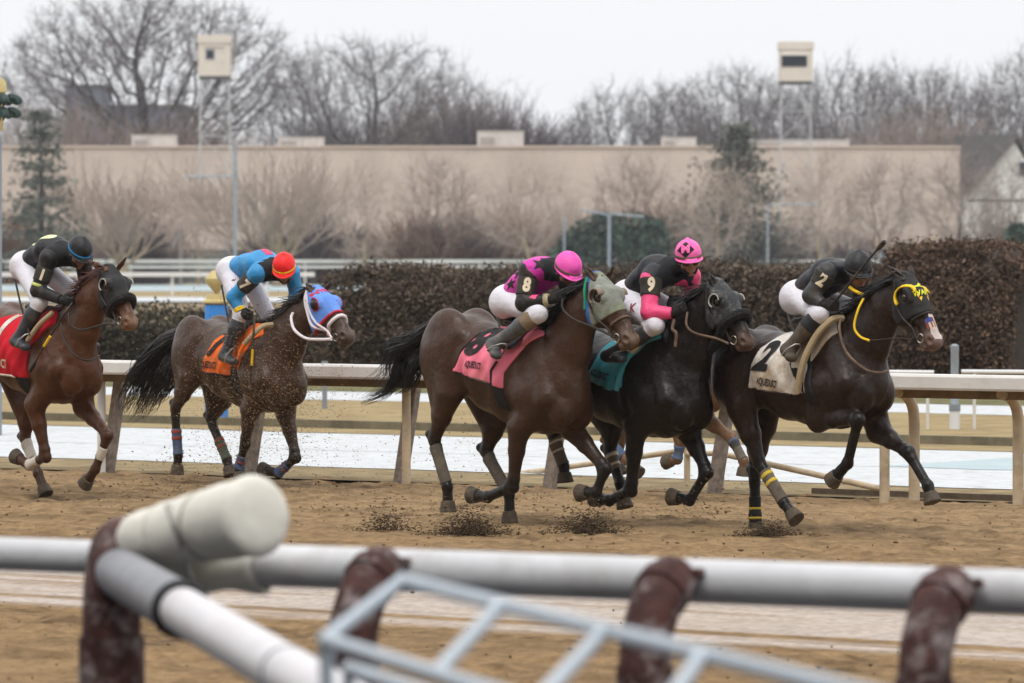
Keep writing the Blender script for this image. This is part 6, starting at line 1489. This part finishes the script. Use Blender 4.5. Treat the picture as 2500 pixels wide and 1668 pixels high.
# thigh lettering on the breeches of two riders
decal('lettering', text2d('K', .10, .03, 0, 1), R9['rig'].J((370, 945), -.2, ZA9), (1, 0, .1), (0, 0, 1), K9['bb'], M_tapered, K9['breeches'], .004, .4)
decal('lettering', text2d('P', .11, .02, 0, 1), R7['rig'].J((425, 470), -.2, ZA7), (.2, 0, 1), (-1, 0, .2), K7['bb'], M_tapered, K7['breeches'], .004, .4)
whip(R2, ZA2, [((760, 775), -.235), ((850, 690), -.24), ((1010, 490), -.24), ((1200, 250), -.22), ((1385, 45), -.20)], 'black whip held up before the face of the jockey in plain black', .010)
whip(R7, Z2, [((868, 480), -.25), ((858, 570), -.30), ((850, 700), -.33), ((838, 850), -.33), ((830, 950), -.32)], 'black whip with a yellow band beside the horse with the orange cloth', .009, [((852, 690), -.332), ((846, 790), -.332)])
whip(R1, Z1, [((395, 405), -.20), ((360, 450), -.27), ((300, 545), -.32), ((230, 660), -.34), ((165, 775), -.34)], 'dark whip with a yellow band slanting down the shoulder of the chestnut', .009, [((275, 585), -.34), ((240, 640), -.345)])
# saddles
for R, K in ((R8, K8), (R9, K9), (R2, K2), (R7, K7), (R1, K1)):
    pr = [seg(R['T'](-.18, 0, .015), R['T'](-.40, 0, .02), (.09, .03), (.11, .035), k=.03)] + [seg(R['T'](-.20, s * .10, .0), R['T'](-.15, s * .275, -.16), (.10, .018), (.07, .014), side=(1, 0, 0), k=.04) for s in (-1, 1)]
    v, f, _ = sdf_mesh(pr, .010); link_mesh('saddle', v, f, M_leather, R['t'], True)
# ------------------------------------------------------------------ near rail, gate and padding
M_pipe = mat('dirty_white_pipe', (.56, .56, .575), rough=.38, var=.12, scale=5, bump=.002, bscale=30, spec=.4, mud=.5, mudcol=(.34, .29, .25), mudscale=4, stretch=(.6, .6, .6))
M_maroon = mat('chipped_maroon_paint', (.058, .021, .017), rough=.75, var=.5, scale=9, bump=.012, bscale=22, mud=.85, mudcol=(.36, .31, .30), mudscale=10)
M_greypipe = mat('grey_sleeve', (.20, .20, .22), rough=.45, var=.2, scale=7, mud=.4, mudcol=(.34, .32, .28))
M_foam = mat('white_vinyl_padding', (.72, .69, .61), rough=.65, var=.10, scale=5, bump=.03, bscale=3, mud=.4, mudcol=(.5, .45, .36), mudscale=5)
M_gate = mat('pale_grey_enamel', (.42, .475, .53), rough=.4, var=.10, scale=8, spec=.4, mud=.2, mudcol=(.25, .25, .24))
M_rubber = mat('black_rubber_ring', (.010, .010, .011), rough=.6, var=.2)
zr = 1.15
def nr(px, py, z): d = (CH - z) * F / (py / .94 - YH); return P0(px, py, d)
a = nr(360, 1289, zr); b = nr(2420, 1363, zr); dr = (b - a).normalized(); nn_ = Vector((-dr.y, dr.x, 0))
t = empty('near_rail', (0, 16.2, 0)); tag(t, 'thick dirty white pipe rail across the foreground on maroon posts', 'rail')
MB().tube([a - dr * .02, b + dr * 7], .071, 28).build('pipe', M_pipe, t, base=t.location, smooth=True)
a2 = nr(330, 1283, zr) - dr * 7; MB().tube([a2, nr(330, 1283, zr)], .058, 24).build('pipe', M_pipe, t, base=t.location, smooth=True)
def elbow(px, py, corner=False):
    c = nr(px, py, zr); foot = c - nn_ * .27; r = .082
    pts = [Vector((foot.x, foot.y, -.02)), Vector((foot.x, foot.y, .5)), Vector((foot.x, foot.y, .90)), foot + nn_ * .035 + Vector((0, 0, -.12)), foot + nn_ * .12 + Vector((0, 0, -.02)), c - nn_ * .05 + Vector((0, 0, .012))]
    P_ = catmull(pts, 6); o = MB().tube(P_, [r] * (len(P_) - 4) + [r * 1.02, r * 1.04, r * 1.0, r * .86], 20).build('post', M_maroon, t, base=t.location, smooth=True)
    MB().tube([Vector((foot.x, foot.y, .84)), Vector((foot.x, foot.y, .90))], r * 1.1, 20).build('joint_collar', M_maroon, o, base=t.location, smooth=True)
    e0, e1 = P_[-8], P_[-5]; MB().tube([e0, e1], r * 1.12, 20).build('end_collar', M_maroon, o, base=t.location, smooth=True)
    for sg in (-1, 1): MB().tube([c - nn_ * .085 + dr * sg * .08 + Vector((0, 0, .03)), c - nn_ * .04 + dr * sg * .08 + Vector((0, 0, .03))], .018, 8).build('bolt', M_maroon, o, base=t.location, smooth=True)
for px, py in ((905, 1309), (1570, 1334), (2205, 1358), (2860, 1384)): elbow(px, py)
# corner post of the gap and the pipe that comes toward the viewer
c = nr(305, 1287, zr); foot = c - nn_ * .13; r = .10
g0 = foot + Vector((.03, -.06, -.03)); g1 = P0(700, 1568, 12.7)
o = MB().tube(catmull([Vector((foot.x, foot.y, -.02)), Vector((foot.x, foot.y, .6)), Vector((foot.x, foot.y, .95)), foot + Vector((.01, 0, -.03)), foot * .45 + c * .55 + Vector((0, 0, .055)), c + dr * .06 + Vector((0, 0, .02))], 6), [.096] * 10 + [.10] * 21, 22).build('corner_post', M_maroon, t, base=t.location, smooth=True)
MB().tube([Vector((foot.x, foot.y, .72)), Vector((foot.x, foot.y, .90))], .112, 22).build('joint_collar', M_maroon, o, base=t.location, smooth=True)
t2 = empty('gap_rail', (g0.x, g0.y, 0)); tag(t2, 'pipe with a black ring running from the maroon corner post toward the viewer', 'rail')
q = g0.lerp(g1, .40); MB().tube([g0, q], .083, 24).build('grey_sleeve', M_greypipe, t2, base=t2.location, smooth=True)
MB().tube([q, g1 + (g1 - g0) * .7], .070, 24).build('white_pipe', mat('white_gap_pipe', (.64, .62, .63), rough=.4, var=.06, mud=.35, mudcol=(.55, .33, .35), mudscale=5), t2, base=t2.location, smooth=True)
ax = (g1 - g0).normalized(); MB().tube([q - ax * .03, q - ax * .015, q + ax * .015, q + ax * .03], [.084, .092, .092, .082], 24).build('rubber_ring', M_rubber, t2, base=t2.location, smooth=True)
q2 = g0.lerp(g1, .93); MB().tube([q2 - ax * .012, q2 + ax * .012], [.073, .073], 24).build('pale_ring', M_greypipe, t2, base=t2.location, smooth=True)
MB().tube([Vector((g1.x + .25, g1.y - 1.6, -.02)), Vector((g1.x + .25, g1.y - 1.6, 1.2))], .07, 16).build('end_post', M_maroon, t2, base=t2.location, smooth=True)
# padded roll strapped over the pipe
p1 = P0(318, 1238, 16.95); p2 = P0(584, 1184, 16.42); ax = (p2 - p1).normalized()
t3 = empty('padding_roll', (p1 + p2) / 2); tag(t3, 'fat white padded roll strapped on top of the near rail', 'padding')
n = 14; pts = [p1.lerp(p2, i / n) for i in range(n + 1)]; rr = [(.088 + .046 * (i / n) ** .8) * (1 + .018 * math.sin(i * 1.9)) for i in range(n + 1)]
pts = [p1 - ax * .05, p1 - ax * .03] + pts + [p2 + ax * .012, p2 + ax * .022, p2 + ax * .030, p2 + ax * .034]; rr = [.035, .074] + rr + [.130, .120, .095, .04]
MB().tube(pts, rr, 36).build('roll', M_foam, t3, base=t3.location, smooth=True)
for k in (.28, .62):
    qq = p1.lerp(p2, k); MB().tube([qq - ax * .006, qq + ax * .006], .0895 + .046 * k ** .8, 36).build('seam', mat('seam_grime', (.34, .31, .26), rough=.9), t3, base=t3.location, smooth=True)
flap = []; pc = nr(480, 1293, zr)
m = MB(); V = []; N2 = 13; M2 = 16
for i in range(N2):
    for j in range(M2):
        a_ = math.radians(150) + math.radians(240) * j / (M2 - 1); u_ = i / (N2 - 1); c_ = pc + dr * (-.14 + .36 * u_); rad_ = .088 + .012 * math.sin(u_ * 6 + j)
        V.append(c_ + (nn_ * -math.cos(a_) * -1 + Vector((0, 0, math.sin(a_)))) * rad_ * (1.0 + .12 * math.sin(u_ * 3.1)))
m.add(V, [(i * M2 + j, i * M2 + j + 1, (i + 1) * M2 + j + 1, (i + 1) * M2 + j) for i in range(N2 - 1) for j in range(M2 - 1)])
o = m.build('lower_flap', M_foam, t3, smooth=True, base=t3.location); o.modifiers.new('s', 'SOLIDIFY').thickness = .012
sp_ = [P0(385, 1160, 16.56), P0(402, 1205, 16.52), P0(418, 1250, 16.58), P0(428, 1292, 16.72), P0(437, 1322, 16.82), P0(462, 1346, 16.98)]
ring = [pc - dr * .02 + dr * .05 * math.cos(x * 1) * .4 + (nn_ * math.cos(x) * .105 + Vector((0, 0, .03 + .145 * math.sin(x)))) for x in np.linspace(0, 2 * math.pi, 30)]
MB().tube(catmull(sp_, 5), .013, 8).build('strap', mat('webbing_strap', (.46, .44, .40), rough=.8, var=.15), t3, base=t3.location, smooth=True)
# pale grey tube barricade
zg = 1.45
def gp(px, py, z=zg): d = (CH - z) * F / (py / .94 - YH); return P0(px, py, d)
A = gp(925, 1332); B_ = gp(1885, 1568); C_ = P0(745, 1468, 11.0); dirg = (B_ - A).normalized()
lowd = (B_ - A); lowd.z = 0; D_ = C_ + lowd.normalized() * 1.9 + Vector((0, 0, .0))
t4 = empty('tube_barricade', (0, 10.5, 0)); tag(t4, 'pale grey welded tube barricade with slanting rungs in the near foreground', 'barricade')
rt = .0165
MB().tube([A, B_ + dirg * 1.2], rt, 16).build('top_rail', M_gate, t4, base=t4.location, smooth=True)
MB().tube([C_, D_ + lowd.normalized() * .6], rt, 16).build('front_rail', M_gate, t4, base=t4.location, smooth=True)
MB().tube([A, C_], rt, 16).build('rung', M_gate, t4, base=t4.location, smooth=True)
for (xa, ya), (xb, yb) in (((1150, 1388), (1000, 1506)), ((1388, 1447), (1225, 1566)), ((1612, 1503), (1475, 1640))):
    ta = gp(xa, ya); 
    # nearest point of the front rail under the given pixel column
    best = min((C_ + lowd.normalized() * s_ for s_ in np.linspace(0, 2.4, 200)), key=lambda w: abs(CX + w.x * F / w.y - xb / .94))
    MB().tube([ta, best], rt * .95, 14).build('rung', M_gate, t4, base=t4.location, smooth=True)
for w in (A, C_): MB().lathe(w, [(0.001, -rt * 1.15), (rt * .9, -rt * .7), (rt * 1.15, 0), (rt * .9, rt * .7), (.001, rt * 1.15)], 14).build('weld', M_gate, t4, base=t4.location, smooth=True)
for w in (C_ + Vector((.004, 0, 0)), C_ + lowd.normalized() * 1.8): MB().tube([w, Vector((w.x, w.y, -.02))], rt, 14).build('leg', M_gate, t4, base=t4.location, smooth=True)
w0 = P0(800, 1534, 11.25); w1 = w0 + lowd.normalized() * 1.3; MB().tube([w0, w1], rt, 14).build('lower_rail', M_gate, t4, base=t4.location, smooth=True)
MB().tube([w0, Vector((w0.x, w0.y, -.02))], rt * .9, 14).build('leg', M_gate, t4, base=t4.location, smooth=True)
w2 = w0 + lowd.normalized() * .42; MB().tube([w2, Vector((w2.x, w2.y, -.02))], rt * .9, 14).build('leg', M_gate, t4, base=t4.location, smooth=True)

# ------------------------------------------------------------------ dirt thrown up by the hooves
M_clod = mat('dark_dirt_clods', (.085, .057, .033), rough=1, var=.4, scale=20)
M_clodlite = mat('tan_dirt_clods', (.24, .165, .09), rough=1, var=.35, scale=20)
def clods(C, size, rg, stretch=1.0, axis=None, yaw=None):
    """small irregular lumps at the points C"""
    base = np.array([(1, 0, 0), (-1, 0, 0), (0, 1, 0), (0, -1, 0), (0, 0, 1), (0, 0, -1)], float); tri = np.array([(0, 2, 4), (2, 1, 4), (1, 3, 4), (3, 0, 4), (2, 0, 5), (1, 2, 5), (3, 1, 5), (0, 3, 5)])
    n = len(C); s = np.asarray(size).reshape(-1, 1, 1) * rg.uniform(.6, 1.4, (n, 6, 1)); V = base[None] * s
    if axis is not None:
        ax = np.asarray(axis, float); ax = ax / np.linalg.norm(ax, axis=-1, keepdims=True); V = V + (stretch - 1) * (V @ ax)[..., None] * ax if ax.ndim == 1 else V + (stretch - 1) * np.einsum('nij,nj->ni', V, ax)[..., None] * ax[:, None]
    V = V + C[:, None]; return V.reshape(-1, 3), (tri[None] + 6 * np.arange(n)[:, None, None]).reshape(-1, 3)
def clump(px, py, w, h, lab, seed, n=2400):
    rg = np.random.default_rng(seed); d = F * CH / (py / .94 - YH); c = P0(px, py, d); c.z = 0; k = d / F / .94
    x = rg.normal(0, .30, n) * rg.choice([.7, 1.0, 1.4], n); z = np.abs(rg.normal(0, .42, n)) * np.exp(-(x * 1.1) ** 2) * rg.choice([.6, 1.0, 1.6], n)
    C = np.stack([x * w * k, rg.normal(0, .4, n) * w * k * .35, z * h * k * 1.2 + .005], 1)
    V, Fq = clods(C, rg.uniform(.0018, .006, n) , rg, 2.4, (1, -.5, .15)); o = link_mesh('dirt_clump', V, Fq, M_clod, loc=c); tag(o, lab, 'dirt clump', kind='stuff')
clump(885, 1218, 105, 42, 'small scattered dark dirt clump, left of the bay horse hooves', 3, 700); clump(1078, 1229, 125, 44, 'dark dirt clump under the hind hooves of the bay horse', 4); clump(1345, 1226, 120, 50, 'tall rounded dark dirt clump under the black horse', 5, 1900); clump(1765, 1231, 100, 22, 'low dark dirt ridge beside the planted hoof of the leader', 6, 1200)
rg = np.random.default_rng(77); PT = []; SZ = []
def spray(px, py, d, sx, sy, n, s0, s1, sd=.5, skew=0.0):
    u = rg.normal(0, 1, n); v = rg.normal(0, 1, n)
    for a_, b_ in zip(u, v):
        x, y = px + sx * a_, py + sy * b_ + skew * sx * a_
        dd = d + rg.normal(0, sd); p = P0(x, y, dd)
        if p.z > .02: PT.append(p); SZ.append(rg.uniform(s0, s1) * .37 * (.5 + rg.random() ** 2))
spray(610, 880, 46.0, 115, 105, 9000, .0035, .0085, .45, .18); spray(560, 1010, 46.2, 90, 60, 900, .004, .010, .5); spray(420, 1090, 46.0, 60, 35, 420, .006, .014); spray(360, 1125, 45.6, 60, 15, 240, .006, .016)
spray(1080, 1010, 44.6, 45, 70, 360, .004, .010); spray(1120, 1165, 41.2, 130, 35, 420, .005, .013); spray(930, 1130, 42.5, 90, 60, 260, .005, .012); spray(860, 1165, 42, 110, 30, 260, .006, .014); spray(1500, 1185, 40.5, 120, 28, 420, .005, .013); spray(1640, 1150, 40, 60, 40, 240, .005, .012); spray(660, 1180, 43, 260, 30, 300, .005, .012); spray(250, 720, 46.6, 90, 45, 160, .003, .006)
PT = np.array([tuple(p) for p in PT]); SZ = np.array(SZ)
dirv = np.stack([np.full(len(PT), .8) + rg.normal(0, .2, len(PT)), np.full(len(PT), -.3) + rg.normal(0, .2, len(PT)), -.35 + rg.normal(0, .25, len(PT))], 1)
sel = rg.random(len(PT)) < .2
for nm, s_, m in (('flying_dirt', ~sel, M_clodlite), ('flying_dirt', sel, M_clod)):
    V, Fq = clods(PT[s_], SZ[s_], rg, 2.8, dirv[s_]); o = link_mesh(nm, V, Fq, m); tag(o, 'specks of dirt flying behind the galloping horses', 'dirt', kind='stuff')
# loose crumbs on the track surface
n = 4200; A_ = rg.uniform(-36, -11, n); B__ = 19 + 18.6 * rg.random(n) ** .8; keep = (B__ < 23.6) | (B__ > 27.2) | (rg.random(n) < .04)
C = np.stack([A_ * U.x + B__ * N.x, A_ * U.y + B__ * N.y, np.full(n, .0)], 1)[keep]
V, Fq = clods(C, .004 + .014 * rg.random(len(C)) ** 3, rg, 1.3, (1, -.7, 0)); o = link_mesh('dirt_crumbs', V, Fq, mat('track_crumbs', (.18, .118, .062), rough=1, var=.5, scale=3)); tag(o, 'loose crumbs of dirt scattered over the track', 'dirt', kind='stuff')

# thin winter air: far things fade a little
hv = bpy.data.materials.new('haze_air'); hv.use_nodes = True; ht = hv.node_tree; ht.nodes.remove(ht.nodes['Principled BSDF'])
pv = ht.nodes.new('ShaderNodeVolumePrincipled'); pv.inputs['Color'].default_value = (.93, .95, 1, 1); pv.inputs['Density'].default_value = HAZE; ht.links.new(pv.outputs[0], ht.nodes['Material Output'].inputs['Volume'])
if HAZE: tag(MB().box((0, 280, 17), 300, 680, 36).build('haze', hv), kind='stuff')
